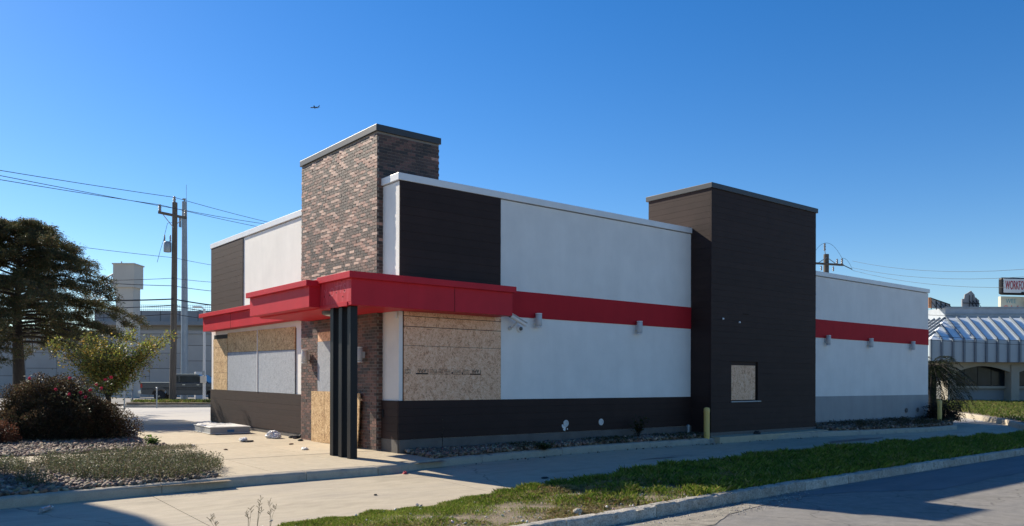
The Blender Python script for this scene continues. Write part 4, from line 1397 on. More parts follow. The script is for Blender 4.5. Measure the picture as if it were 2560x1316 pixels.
# ---------------- overpass behind it
OV = thing('overpass', 'concrete highway overpass with railing behind the utility poles', 'bridge', (16.85, 86.76, 0))
p0, p1 = Vector((13.0, 89.9, 0)), Vector((42.0, 66.2, 0))
du = (p1 - p0).normalized()
nu = Vector((du.y, -du.x, 0))
Lu = (p1 - p0).length
mid = (p0 + p1) / 2
MB().obox(mid + Vector((0, 0, 9.1)), du * Lu / 2, nu * 0.25, Vector((0, 0, 0.62))).build('parapet', M['bridge'], OV)
MB().obox(mid - nu * 3 + Vector((0, 0, 8.25)), du * Lu / 2, nu * 3.6, Vector((0, 0, 0.22))).build('deck', M['bridge'], OV)
MB().obox(mid - nu * 1.2 + Vector((0, 0, 7.75)), du * Lu / 2, nu * 0.4, Vector((0, 0, 0.30))).build('girder', M['bridge'], OV)
for i in range(17):
    c = p0 + du * (i + 0.5) * Lu / 17
    MB().obox(c + nu * 0.27 + Vector((0, 0, 9.1)), du * 0.015, nu * 0.01, Vector((0, 0, 0.6))).build('joint', M['groove'], OV)
for z in (9.85, 10.15, 10.4):
    MB().tube([tuple(p0 + Vector((0, 0, z))), tuple(p1 + Vector((0, 0, z)))], 0.025, 5).build('rail', M['galv'], OV)
rl = MB()
for i in range(150):
    c = p0 + du * (i + 0.5) * Lu / 150
    rl.tube([tuple(c + Vector((0, 0, 9.7))), tuple(c + Vector((0, 0, 10.42)))], 0.014, 4, caps=False)
tag(rl.build('railing_bars', M['galv'], OV), kind='stuff')
for s in (5, 22):
    MB().obox(p0 + du * s - nu * 1.5 + Vector((0, 0, 3.5)), du * 0.6, nu * 0.6, Vector((0, 0, 4.2))).build('pier', M['bridge'], OV)

# ---------------- sign gantry: clad column and lattice truss
GX = thing('sign_gantry', 'beige boxy highway sign column carrying a steel lattice truss', 'gantry', (9.97, 62.76, 0))
c = Vector((9.97, 62.76, 0))
MB().obox(c + Vector((0, 0, 5.0)), RT * 0.74, FWD * 0.7, Vector((0, 0, 5.2))).build('shaft', M['beige'], GX)
MB().obox(c + Vector((0, 0, 10.72)), RT * 0.92, FWD * 0.9, Vector((0, 0, 1.0))).build('column_box', M['beige'], GX)
MB().obox(c + Vector((0, 0, 11.77)), RT * 1.0, FWD * 1.0, Vector((0, 0, 0.06))).build('column_cap', M['beige'], GX, bevel=0.03)
q0, q1 = c + FWD * 1.1 - RT * 0.9, Vector((11.0, 84.0, 0))
dq = (q1 - q0).normalized()
for z in (10.15, 11.35):
    for o in (-0.5, 0.5):
        s = Vector((dq.y, -dq.x, 0)) * o
        MB().tube([tuple(q0 + s + Vector((0, 0, z))), tuple(q1 + s + Vector((0, 0, z)))], 0.07, 6).build('chord', M['galv'], GX)
for i in range(14):
    u0, u1 = q0 + (q1 - q0) * (i / 14), q0 + (q1 - q0) * ((i + 1) / 14)
    for o in (-0.5, 0.5):
        s = Vector((dq.y, -dq.x, 0)) * o
        za, zb = (10.15, 11.35) if i % 2 else (11.35, 10.15)
        MB().tube([tuple(u0 + s + Vector((0, 0, za))), tuple(u1 + s + Vector((0, 0, zb)))], 0.04, 5).build('lattice_bar', M['galv'], GX)
for s in (1.2, 2.6, 4.0):
    MB().obox(q0 + dq * s + Vector((0, 0, 11.3)), RT * 0.05, dq * 0.06, Vector((0, 0, 1.1))).build('sign_post', M['galv'], GX)

# ---------------- utility poles and lines
def cable(name, label, pts, r, sag=0.0, group='overhead cables', m='cable'):
    P = []
    for p, q in zip(pts, pts[1:]):
        p, q = Vector(p), Vector(q)
        for k in range(12):
            t = k / 12
            P.append(p + (q - p) * t - Vector((0, 0, 4 * sag * t * (1 - t))))
    P.append(Vector(pts[-1]))
    o = MB().tube([tuple(x) for x in P], r, 5).build(name, M[m])
    return tag(o, label, 'cable', group)

PX, PY = 5.82, 35.26
UP = thing('utility_pole', 'weathered wooden utility pole with transformer and crossarm on the grass island', 'utility pole', (PX, PY, 0.25))
MB().tube([(PX - 0.06, PY + 0.05, 0.0), (PX, PY, 6.0), (PX + 0.03, PY, 12.05)], [0.20, 0.175, 0.15], 12).build('pole', M['wood_pole'], UP, smooth=True)
arm = (RT * 0.50 + FWD * 0.87).normalized()
ac = Vector((PX, PY, 11.25))
MB().obox(ac - FWD * 0.22, arm * 0.95, Vector((0, 0, 0.07)), arm.cross(Vector((0, 0, 1))) * 0.06).build('crossarm', M['wood_pole'], UP)
for sg in (-1, 1):
    MB().tube([tuple(ac - FWD * 0.2 + arm * 0.75 * sg), tuple(Vector((PX, PY, 10.55)) - FWD * 0.15)], 0.025, 5).build('brace', M['galv'], UP)
def insulator(p, parent, h=0.32, r=0.07):
    MB().lathe(tuple(p), [(r * 0.5, 0), (r, 0.05), (r * 0.6, h * 0.35), (r, h * 0.5), (r * 0.6, h * 0.7), (r * 0.9, h * 0.85), (r * 0.3, h)], 10).build('insulator', M['insul'], parent, smooth=True)
insulator(Vector((PX + 0.0, PY, 12.0)), UP, 0.42, 0.10)
insulator(ac + arm * 0.88 - FWD * 0.2 + Vector((0, 0, 0.08)), UP, 0.40, 0.10)
insulator(ac - arm * 0.88 - FWD * 0.2 + Vector((0, 0, 0.08)), UP, 0.40, 0.10)
tc = Vector((PX, PY, 9.1)) - RT * 0.36 - FWD * 0.1
MB().lathe(tuple(tc), [(0.20, 0), (0.22, 0.05), (0.22, 0.55), (0.16, 0.62)], 14).build('transformer', M['galv'], UP, smooth=True)
for sg in (-0.12, 0.12):
    insulator(tc + RT * sg * 1.4 + Vector((0, 0, 0.62)), UP, 0.40, 0.055)
MB().tube([tuple(tc + Vector((0, 0, 1.0)) - RT * 0.17), tuple(tc + Vector((0, 0, 1.7))), tuple(Vector((PX, PY, 10.9)))], 0.012, 4).build('lead', M['cable'], UP)
MB().tube([tuple(tc - RT * 0.17 + Vector((0, 0, 0.9))), tuple(tc - RT * 0.42 + Vector((0, 0, 0.1))), tuple(tc - RT * 0.60 + Vector((0, 0, -0.6)))], 0.012, 4).build('lead', M['cable'], UP)

ST = thing('steel_pole', 'tall grey steel monopole just right of the wooden pole', 'utility pole', (10.7, 49.3, 0.0))
MB().tube([(10.7, 49.3, -0.2), (10.7, 49.3, 8.0), (10.68, 49.33, 15.2)], [0.27, 0.23, 0.18], 14).build('pole', M['galv'], ST, smooth=True)
MB().tube([(10.8, 49.25, 15.1), (10.8, 49.25, 16.5)], 0.015, 5).build('rod', M['galv'], ST)
MB().lathe((10.68, 49.33, 15.2), [(0.06, 0), (0.05, 0.15), (0.16, 0.18), (0.16, 0.22)], 10).build('cap', M['galv'], ST)
MB().obox((10.42, 49.5, 13.6), RT * 0.06, FWD * 0.1, Vector((0, 0, 0.35))).build('bracket', M['galv'], ST)
MB().box(11.3, 11.9, 48.5, 48.9, -0.1, 2.2).build('cabinet', M['fixture'], ST, bevel=0.03)

top = Vector((PX, PY, 12.35))
wl = [((top - arm * 0.0), (-3.85, 27.64, 10.95), (14.1, 41.4, 13.0)), ((ac + arm * 0.88 + Vector((0, 0, 0.45)) - FWD * 0.2), (-3.85, 27.64, 10.72), (14.1, 41.4, 12.85)), ((ac - arm * 0.88 + Vector((0, 0, 0.45)) - FWD * 0.2), (-4.2, 27.4, 10.50), (13.7, 41.8, 12.65))]
for i, (pp, lft, rgt) in enumerate(wl):
    pp, lft, rgt = Vector(pp), Vector(lft), Vector(rgt)
    far_l = pp + (lft - pp) * 2.4
    far_r = pp + (rgt - pp) * 1.9
    cable('power_line', ['topmost', 'middle', 'lowest'][i] + ' of the three power lines crossing the upper left sky', [tuple(far_l), tuple(pp), tuple(far_r)], 0.016, 0.15)
mp_ = Vector((PX, PY, 8.78))
cable('power_line', 'single thin wire below the power lines meeting the pole at transformer height', [tuple(mp_ + (Vector((-0.04, 32.27, 8.55)) - mp_) * 2.2), tuple(mp_), tuple(mp_ + (Vector((8.92, 37.89, 9.02)) - mp_) * 2.6)], 0.013, 0.1)
low = [(7.55, 7.05, 7.95, 0.014, 'highest of the low telephone cables on the wooden pole'), (7.10, 6.85, 7.38, 0.018, 'second of the low telephone cables on the wooden pole'),
       (6.32, 5.95, 6.48, 0.040, 'thick black telephone cable on the wooden pole'), (5.95, 5.55, 6.02, 0.022, 'cable just below the thick black telephone cable'),
       (5.45, 5.05, 5.55, 0.020, 'lowest telephone cable on the wooden pole')]
for zc, zl, zr, r, lab in low:
    pp = Vector((PX - 0.1, PY - 0.15, zc))
    l_, r_ = Vector((2.32, 32.94, zl)), Vector((8.93, 37.89, zr))
    cable('telephone_cable', lab, [tuple(pp + (l_ - pp) * 3.2), tuple(pp), tuple(pp + (r_ - pp) * 2.4)], r, 0.12)

# ---------------- street lamp with signal boxes
LX, LY = 7.885, 36.155
SL = thing('street_lamp', 'slim pale street lamp post with control boxes at the left end of the building', 'street lamp', (LX, LY, 0.28))
MB().tube([(LX, LY, 0.2), (LX, LY, 5.95)], [0.085, 0.06], 10).build('post', M['fixture'], SL, smooth=True)
MB().obox(Vector((LX, LY, 6.05)) - RT * 0.42, RT * 0.26, FWD * 0.14, Vector((0, 0, 0.05))).build('lamp_head', M['fixture'], SL, bevel=0.02)
MB().tube([(LX, LY, 5.9), tuple(Vector((LX, LY, 6.03)) - RT * 0.2)], 0.03, 6).build('arm', M['fixture'], SL)
MB().obox(Vector((LX, LY, 1.60)) - FWD * 0.16, RT * 0.17, FWD * 0.09, Vector((0, 0, 0.21))).build('control_box', M['beige'], SL, bevel=0.02)
MB().obox(Vector((LX, LY, 2.0)) - FWD * 0.14, RT * 0.07, FWD * 0.07, Vector((0, 0, 0.14))).build('control_box', M['galv'], SL, bevel=0.02)

# ---------------- pickup truck, side on
M['truck'] = mat('dark blue-grey car paint', (0.018, 0.028, 0.045), 0.22, 0.04, 2, spec=0.7)
M['truck_low'] = mat('grey lower car paint', (0.055, 0.055, 0.058), 0.3, 0.05, 2, spec=0.6)
M['tyre'] = mat('tyre rubber', (0.02, 0.02, 0.02), 0.8, 0.1, 10)
M['chrome'] = mat('bright trim', (0.55, 0.56, 0.58), 0.2, 0.02, 5, metal=0.8)
M['taillight'] = mat('red tail lamp', (0.35, 0.01, 0.012), 0.2, 0.05, 8)
T = thing('pickup_truck', 'dark blue and grey pickup truck parked beyond the wooden pole', 'truck', (7.35, 46.85, 0.02), math.atan2(-0.628, 0.778))
# local: x forward from the tail, y across (camera side is -y), z up
def tpart(name, prof, y0, y1, m, parent=T, bevel=0.03):
    mb = MB()
    n = len(prof)
    vs = [(x, y0, z) for x, z in prof] + [(x, y1, z) for x, z in prof]
    fs = [tuple(range(n)), tuple(range(n, 2 * n))[::-1]] + [(i, i + n, (i + 1) % n + n, (i + 1) % n) for i in range(n)]
    mb.add(vs, fs)
    return mb.build(name, m, parent, bevel=bevel)
def arch(cx, r, z, n=10):
    return [(cx - r * math.cos(math.pi * k / n), z + r * math.sin(math.pi * k / n)) for k in range(n + 1)]
lower = [(0.05, 0.55)] + arch(1.35, 0.52, 0.50) + arch(5.15, 0.52, 0.50) + [(6.15, 0.50), (6.2, 0.85), (0.0, 0.92)]
tpart('lower_body', lower, -0.98, 0.98, M['truck_low'])
tpart('body', [(0.0, 0.925), (6.2, 0.855), (6.2, 1.12), (5.95, 1.28), (4.75, 1.33), (4.7, 1.36), (0.02, 1.36)], -0.97, 0.97, M['truck'])
tpart('cab', [(2.2, 1.365), (2.3, 1.88), (2.5, 1.95), (3.9, 1.95), (4.1, 1.9), (4.75, 1.365)], -0.86, 0.86, M['truck'])
tpart('side_window', [(2.72, 1.42), (2.72, 1.83), (3.85, 1.83), (4.02, 1.80), (4.45, 1.42)], -0.875, -0.862, M['glass'], bevel=0)
tpart('side_window', [(2.36, 1.42), (2.42, 1.83), (2.62, 1.83), (2.62, 1.42)], -0.875, -0.862, M['glass'], bevel=0)
tpart('roof_rail', [(2.25, 1.955), (2.25, 1.985), (4.05, 1.985), (4.1, 1.955)], -0.87, -0.80, M['chrome'], bevel=0)
tpart('bed_rail', [(0.02, 1.362), (0.02, 1.40), (2.2, 1.40), (2.2, 1.362)], -0.97, -0.88, M['chrome'], bevel=0)
tpart('rear_bumper', [(-0.18, 0.62), (-0.18, 0.82), (0.04, 0.86), (0.04, 0.58)], -0.95, 0.95, M['chrome'])
tpart('tail_lamp', [(-0.012, 1.0), (-0.012, 1.28), (0.13, 1.28), (0.13, 1.0)], -0.985, -0.90, M['taillight'], bevel=0.01)
tpart('door_handle', [(2.95, 1.20), (2.95, 1.235), (3.15, 1.235), (3.15, 1.20)], -1.0, -0.97, M['chrome'], bevel=0)
tpart('door_handle', [(3.95, 1.20), (3.95, 1.235), (4.15, 1.235), (4.15, 1.20)], -1.0, -0.97, M['chrome'], bevel=0)
for x in (1.35, 5.15):
    for y, sg in ((-0.93, -1), (0.93, 1)):
        w = MB().lathe((x, y - 0.13, 0.40), [(0.30, 0), (0.39, 0.03), (0.40, 0.07), (0.40, 0.20), (0.39, 0.24), (0.30, 0.26)], 24, axis='Y').build('wheel', M['tyre'], T, smooth=True)
        MB().lathe((x, y + sg * 0.125, 0.40), [(0.27, 0), (0.22, -0.03 * sg), (0.08, 0.005 * sg)], 16, axis='Y').build('rim', M['chrome'], w)

# ---------------- guard rail and marker posts by the lot exit
GR = thing('guard_rail', 'low galvanised guard rail beside the road left of the pickup truck', 'guard rail', (2.5, 52.0, 0))
g0, g1 = Vector((0.5, 55.0, 0)), Vector((7.1, 49.7, 0))
for z in (0.42, 0.78):
    MB().obox((g0 + g1) / 2 + Vector((0, 0, z)), (g1 - g0) / 2, RT.cross(Vector((0, 0, 1))) * 0.03, Vector((0, 0, 0.07))).build('rail', M['galv'], GR)
for i in range(5):
    p = g0 + (g1 - g0) * i / 4
    MB().box(p.x - 0.06, p.x + 0.06, p.y - 0.06, p.y + 0.06, -0.2, 0.86).build('rail_post', M['galv'], GR)
for (x, y), lab in (((1.49, 28.47), 'thin steel marker post right beside the brown bush'), ((3.88, 31.67), 'thin steel marker post in front of the truck tail')):
    z = gfun(x, y)
    t = thing('marker_post', lab, 'post', (x, y, z - 0.15), group='marker posts at the lot exit')
    MB().tube([(x, y, z - 0.2), (x, y, z + 0.92)], 0.035, 8).build('post', M['galv'], t)
    MB().lathe((x, y, z + 0.92), [(0.045, 0), (0.05, 0.03), (0.02, 0.06)], 8).build('post_cap', M['white'], t)

# ================================================================== background, right
# ---------------- building with standing-seam mansard roof; local x along RT, y away from the camera
M['mansard'] = mat('pale metal roofing', (0.76, 0.80, 0.80), 0.6, 0.08, 1.0, metal=0.0)
M['mansard_seam_shade'] = mat('metal roof seam with painted shade', (0.15, 0.18, 0.21), 0.5, 0.05, 1.0)  # rib and seam colour carries the dark strip of shade beside each one
M['fascia'] = mat('shaded metal fascia', (0.40, 0.46, 0.49), 0.5, 0.06, 1.0)  # darker copy of the roof metal, its shade put into the colour
M['parapet'] = mat('dull parapet metal', (0.36, 0.39, 0.42), 0.5, 0.1, 2)
M['tan'] = mat('tan stucco', (0.34, 0.31, 0.25), 0.85, 0.08, 1.0)
M['greywall'] = mat('grey painted wall', (0.24, 0.25, 0.25), 0.85, 0.06, 1.0)
DN = thing('mansard_building', 'pale building with standing-seam metal mansard roof and arched window bays', 'building', (47.79, 10.34, 0.36), math.atan2(-0.628, 0.778))
XL, XR, DP = 0.0, 15.0, 12.0
Z0, ZE, ZF, ZS, ZT = -0.05, 2.55, 4.08, 5.75, 6.62
MB().box(1.5, XR - 1.4, 1.4, DP - 1.5, Z0, ZE).build('wall', M['greywall'], DN)
MB().box(1.2, XR - 1.2, 0.6, DP - 0.6, ZE - 0.15, ZE + 0.02).build('soffit', M['tan'], DN)
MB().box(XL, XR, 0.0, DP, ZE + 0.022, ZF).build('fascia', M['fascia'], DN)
mb = MB()
ins = 2.3
mb.add([(XL, 0, ZF), (XR, 0, ZF), (XR, DP, ZF), (XL, DP, ZF), (XL + ins, ins, ZS), (XR - ins, ins, ZS), (XR - ins, DP - ins, ZS), (XL + ins, DP - ins, ZS)],
       [(0, 1, 5, 4), (1, 2, 6, 5), (2, 3, 7, 6), (3, 0, 4, 7), (4, 5, 6, 7)])
mb.build('mansard_roof', M['mansard'], DN)
MB().box(XL + 3.0, XR - 1.75, 3.7, DP - 1.75, ZS - 0.25, ZT).build('parapet', M['parapet'], DN)
for z in (ZS + 0.12, ZS + 0.36, ZT - 0.05):
    MB().box(XL + 2.95, XR - 1.70, 3.62, 3.71, z, z + 0.10).build('parapet_rib', M['galv'], DN)
sp = 0.755
i = 0
x = 0.0
while x <= XR:
    MB().box(x - 0.055, x + 0.055, -0.16, 0.01, ZE + 0.02, ZF + 0.03).build('fascia_rib', M['mansard_seam_shade'], DN)
    xs = XL + ins + (x - XL) * (XR - XL - 2 * ins) / (XR - XL) if False else min(max(x, XL + 0.0), XR)
    top = min(1.0, min((x - XL), (XR - x)) / ins)
    if top > 0.05:
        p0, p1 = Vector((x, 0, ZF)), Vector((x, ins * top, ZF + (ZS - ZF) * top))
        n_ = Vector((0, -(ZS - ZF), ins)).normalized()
        MB().obox((p0 + p1) / 2 + n_ * 0.07, Vector((0.05, 0, 0)), (p1 - p0) / 2, n_ * 0.07).build('roof_seam', M['mansard_seam_shade'], DN)
    x += sp
for y0 in np.arange(0.75, DP, 0.75):
    MB().box(-0.14, 0.01, y0 - 0.035, y0 + 0.035, ZE + 0.02, ZF + 0.03).build('fascia_rib', M['mansard_seam_shade'], DN)
    top = min(1.0, min(y0, DP - y0) / ins)
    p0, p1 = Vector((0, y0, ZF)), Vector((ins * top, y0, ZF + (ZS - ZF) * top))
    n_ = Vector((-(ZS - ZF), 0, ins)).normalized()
    MB().obox((p0 + p1) / 2 + n_ * 0.07, Vector((0, 0.03, 0)), (p1 - p0) / 2, n_ * 0.07).build('roof_seam', M['mansard_seam_shade'], DN)
# bays
for bx in (1.5, 5.85, 10.2):
    MB().box(bx, bx + 0.55, 0.55, 1.45, Z0, ZE - 0.16).build('pier', M['tan'], DN)
    w0, w1 = bx + 0.56, bx + 4.34
    mb = MB()
    n = 14
    vs, fs = [], []
    for k in range(n + 1):
        u = k / n
        xx = w0 + (w1 - w0) * u
        zz = ZE - 0.65 + 0.42 * math.sin(math.pi * u)
        for yy in (0.62, 0.80):
            vs += [(xx, yy, zz), (xx, yy, ZE - 0.152)]
    for k in range(n):
        q = k * 4
        fs += [(q, q + 4, q + 5, q + 1), (q + 2, q + 3, q + 7, q + 6), (q, q + 2, q + 6, q + 4)]
    mb.add(vs, fs)
    mb.build('arch_header', M['tan'], DN)
    wf = MB().box(w0, w1, 1.30, 1.36, 0.95, ZE - 0.2).build('window', M['black'], DN)
    for j in range(4):
        a0 = w0 + 0.06 + j * (w1 - w0 - 0.06) / 4
        MB().box(a0, a0 + (w1 - w0) / 4 - 0.07, 1.28, 1.299, 1.0, ZE - 0.22).build('pane', M['glass'], wf)
    MB().box(w0, w1, 1.15, 1.42, 0.78, 0.95).build('window_ledge', M['tan'], DN)
MB().box(0.2, XR, 0.3, 1.4, Z0 - 0.35, Z0 + 0.02).build('base_slab', M['concrete'], DN)

# ---------------- signs above and behind it
M['sign_white'] = mat('sign face white', (0.72, 0.71, 0.68), 0.4, 0.04, 3)
M['sign_red'] = mat('sign red', (0.42, 0.01, 0.03), 0.5, 0.05, 5)
M['sign_teal'] = mat('sign teal', (0.08, 0.30, 0.36), 0.5, 0.05, 5)
M['sign_pink'] = mat('sign faded red', (0.60, 0.20, 0.16), 0.5, 0.05, 5)
M['sign_cream'] = mat('sign cream', (0.55, 0.53, 0.42), 0.5, 0.06, 3)
M['sign_back'] = mat('sign back board', (0.28, 0.28, 0.28), 0.8, 0.1, 3)
rz = math.atan2(-0.628, 0.778) + R(9)
PS = thing('pylon_sign', 'white roadside sign with red WORKFORCE lettering and dark rounded frame', 'sign', (64.34, 11.92, 0.3), rz)
MB().box(0, 9.0, 0, 0.5, 8.5, 9.93).build('cabinet', M['black'], PS, bevel=0.18)
MB().box(0.14, 8.86, -0.02, 0.1, 8.66, 9.80).build('face', M['sign_white'], PS)
text_mesh('WORKFORCE', 0.72, (0.28, -0.03, 8.92), (1, 0, 0), (0, 0, 1), 2.4).build('lettering', M['sign_red'], PS)
text_mesh('WORKFORCE', 0.72, (0.30, -0.032, 8.92), (1, 0, 0), (0, 0, 1), 2.4).build('lettering', M['sign_red'], PS)
MB().box(1.75, 1.98, -0.06, -0.02, 8.64, 8.74).build('fixing', M['black'], PS)
for x in (2.5, 6.5):
    MB().box(x, x + 0.35, 0.1, 0.4, -0.3, 8.5).build('pole', M['galv'], PS)
BB = thing('letter_board', 'cream changeable letter board with teal and faded red letters under the white sign', 'sign', (65.3, 11.9, 0.3), rz)
MB().box(-0.4, 6.6, 0.2, 0.5, 7.05, 8.42).build('cabinet', M['sign_cream'], BB)
text_mesh('WEE', 0.36, (0.05, 0.19, 7.87), (1, 0, 0), (0, 0, 1), 0.95).build('lettering', M['sign_teal'], BB)
text_mesh('$14', 0.55, (-0.15, 0.19, 7.15), (1, 0, 0), (0, 0, 1), 1.45).build('lettering', M['sign_pink'], BB)
for x in (0.5, 5.2):
    MB().box(x, x + 0.3, 0.25, 0.45, -0.3, 7.05).build('pole', M['galv'], BB)
RS = thing('roof_sign', 'back of a slanted roof sign with dark frame on the mansard roof', 'sign', (47.79, 10.34, 6.95), math.atan2(-0.628, 0.778))
mb = MB()
mb.add([(2.0, 4.0, 0.0), (4.0, 5.2, 0.0), (4.0, 5.2, 0.38), (2.0, 4.0, 0.72), (2.05, 3.9, 0.0), (4.05, 5.1, 0.0), (4.05, 5.1, 0.38), (2.05, 3.9, 0.72)],
       [(0, 1, 2, 3), (7, 6, 5, 4), (0, 4, 5, 1), (1, 5, 6, 2), (2, 6, 7, 3), (3, 7, 4, 0)])
mb.build('board', M['sign_back'], RS)
MB().tube([(2.05, 3.86, 0.72), (4.05, 5.06, 0.38)], 0.03, 5).build('frame_bar', M['black'], RS)
for u in (0.0, 0.27, 0.52, 0.76, 1.0):
    x, y, z = 2.05 + 2 * u, 3.84 + 1.2 * u, 0.72 - 0.34 * u
    MB().tube([(x, y, z), (x, y, -0.1)], 0.03, 5).build('frame_bar', M['black'], RS)
    MB().tube([(x, y, z * 0.7), (x + 0.15, y - 0.5, -0.1)], 0.025, 5).build('frame_bar', M['black'], RS)
MB().box(1.78, 1.99, 3.7, 4.0, 0.0, 0.75).build('end_panel', mat('peeling orange panel', (0.5, 0.22, 0.10), 0.8, 0.3, 6), RS)
RS2 = thing('roof_sign', 'back of a stepped peaked roof sign with dark struts on the mansard roof', 'sign', (47.79, 10.34, 6.95), math.atan2(-0.628, 0.778))
prof = [(4.6, 0.0), (4.6, 0.72), (4.75, 0.72), (4.8, 1.05), (5.0, 1.15), (5.25, 1.32), (5.5, 1.05), (5.55, 0.85), (5.85, 0.62), (5.85, 0.0)]
mb = MB()
n = len(prof)
mb.add([(x, 4.4, z) for x, z in prof] + [(x, 4.5, z) for x, z in prof], [tuple(range(n)), tuple(range(n, 2 * n))[::-1]] + [(i, i + n, (i + 1) % n + n, (i + 1) % n) for i in range(n)])
mb.build('board', M['sign_back'], RS2)
for x in (5.1, 5.35, 5.6):
    MB().tube([(x, 4.34, 1.0 if x < 5.5 else 0.8), (x, 4.34, -0.1)], 0.022, 5).build('strut', M['black'], RS2)
    MB().tube([(x, 4.34, 0.6), (x + 0.3, 4.0, -0.1)], 0.022, 5).build('strut', M['black'], RS2)
MB().tube([(4.65, 4.36, 0.42), (5.9, 4.36, 0.38)], 0.022, 5).build('strut', M['black'], RS2)

# ---------------- pole behind the rear roof and its wires
QX, QY = 46.95, 17.45
UQ = thing('utility_pole', 'dark utility pole top with crossarm rising behind the rear roof', 'utility pole', (QX, QY, 0.3))
MB().tube([(QX, QY, 0.1), (QX, QY, 11.0)], [0.24, 0.19], 10).build('pole', M['wood_pole'], UQ, smooth=True)
qa = (RT * 0.94 + FWD * 0.34).normalized()
qc = Vector((QX, QY, 10.25)) - FWD * 0.2
MB().obox(qc, qa * 1.45, Vector((0, 0, 0.07)), qa.cross(Vector((0, 0, 1))) * 0.06).build('crossarm', M['wood_pole'], UQ)
for sg in (-1, 1):
    MB().tube([tuple(qc + qa * sg * 0.9), tuple(Vector((QX, QY, 10.75)) - FWD * 0.15)], 0.03, 5).build('brace', M['galv'], UQ)
    insulator(qc + qa * sg * 1.35 + Vector((0, 0, 0.08)), UQ, 0.42, 0.09)
    insulator(qc + qa * sg * 0.55 - Vector((0, 0, 0.5)), UQ, 0.36, 0.07)
insulator(qc + qa * 0.9 + Vector((0, 0, 0.08)), UQ, 0.36, 0.08)
MB().tube([(QX - 0.1, QY, 10.9), (QX - 0.22, QY, 11.3)], 0.03, 5).build('pin', M['galv'], UQ)
insulator(Vector((QX - 0.22, QY, 11.25)), UQ, 0.55, 0.09)
MB().tube([tuple(qc + qa * 1.45), tuple(qc + qa * 2.3 - Vector((0, 0, 0.28)))], 0.035, 5).build('fuse_arm', M['cable'], UQ)
def loop(p, q, h):
    p, q = Vector(p), Vector(q)
    return [tuple(p + (q - p) * (k / 10) + Vector((0, 0, 4 * h * (k / 10) * (1 - k / 10)))) for k in range(11)]
MB().tube(loop((QX - 0.22, QY, 11.8), qc + qa * 1.35 + Vector((0, 0, 0.5)), 0.35), 0.012, 4).build('lead', M['cable'], UQ)
MB().tube(loop((QX - 0.22, QY, 11.8), qc - qa * 1.35 + Vector((0, 0, 0.5)), 0.2), 0.012, 4).build('lead', M['cable'], UQ)
MB().tube(loop(qc + qa * 1.35 + Vector((0, 0, 0.5)), qc + qa * 2.3 - Vector((0, 0, 0.25)), 0.25), 0.012, 4).build('lead', M['cable'], UQ)
for z0, x, lab in ((0.45, 8.62, 'highest'), (-0.05, 8.2, 'middle'), (-0.25, 7.62, 'lowest')):
    st = qc + qa * 2.3 + Vector((0, 0, z0 - 0.1))
    en = Vector((41.54, 2.54, x))
    cable('power_line', lab + ' of the three wires running right from the pole behind the rear roof', [tuple(st), tuple(st + (en - st) * 1.5)], 0.010, 0.9, 'overhead cables')
for z, lab in ((5.95, 'highest'), (5.62, 'second'), (5.42, 'third'), (5.22, 'lowest')):
    cable('telephone_cable', lab + ' of the thin wires between the rear corner and the mansard roof', [(38.5, 11.5, z + 0.05), (47.5, 8.3, z - 0.05)], 0.012, 0.05)
for z, lab in ((4.25, 'upper'), (4.02, 'lower')):
    cable('telephone_cable', lab + ' wire passing in front of the mansard roof slope', [(36.0, 9.0, z + 0.25), (52.0, -4.0, z - 0.35)], 0.012, 0.3)

# ---------------- low far wall behind the palms and far trees hiding the skyline
t = thing('garden_wall', 'low pale wall beyond the palm at the rear corner', 'wall', (52, 18, 0.2), math.atan2(-0.628, 0.778))
MB().box(-6, 6, 0, 0.25, -0.4, 1.55).build('panel', M['panel_wall'], t)
MB().box(-6.05, 6.05, -0.04, 0.29, 1.55, 1.63).build('coping', M['panel_wall'], t)
for i, (x, y, r, h) in enumerate(((62, 30, 2.6, 3.0), (58, 26, 2.2, 2.4))):
    shrub('far_tree', ['taller leafy tree far beyond the rear corner', 'lower leafy tree far beyond the rear corner'][i], (x, y, 0.2), r, r, h, 5000, [(0.04, 0.06, 0.02), (0.06, 0.08, 0.03)], [1, 1], 60 + i, (0.15, 0.3), 0.3, True, 'tree')

# ---------------- airliner
M['plane'] = mat('airliner grey', (0.16, 0.19, 0.24), 0.4, 0.03, 1)
AP = thing('airplane', 'small airliner in flight in the blue sky above the brick tower', 'airplane', (1307.7, 2778.5, 1015.5), math.atan2(0.628, -0.778))
AP.rotation_euler = (0, R(-2), math.atan2(0.628, -0.778) + R(-14))
MB().lathe((0, 0, 0), [(0.3, 19), (1.4, 17.2), (1.9, 14), (1.95, 4), (1.95, -8), (1.3, -15), (0.3, -19)], 14, axis='X').build('fuselage', M['plane'], AP, smooth=True)
def wing(name, r0, r1, t0, t1, z0, z1, th):
    mb = MB()
    mb.add([(r0[0], r0[1], z0), (r0[2], r0[1], z0), (t0[0], t0[1], z1), (t0[2], t0[1], z1), (r0[0], r0[1], z0 + th), (r0[2], r0[1], z0 + th), (t0[0], t0[1], z1 + th * 0.4), (t0[2], t0[1], z1 + th * 0.4)],
           [(0, 1, 3, 2), (4, 6, 7, 5), (0, 4, 5, 1), (2, 3, 7, 6), (0, 2, 6, 4), (1, 5, 7, 3)])
    mb.build(name, M['plane'], AP)
for sg in (-1, 1):
    wing('wing', (5, sg * 1.5, -2.5), None, (-4.5, sg * 17, -6.5), None, -0.6, 1.4, 0.7)
    wing('tailplane', (-14, sg * 0.8, -17.5), None, (-17.5, sg * 6.2, -19), None, 0.8, 1.4, 0.4)
    MB().lathe((2.6, sg * 5.6, -1.9), [(0.9, 2), (1.15, 1.2), (1.0, -1.6), (0.5, -2.2)], 10, axis='X').build('engine', M['plane'], AP, smooth=True)
mb = MB()
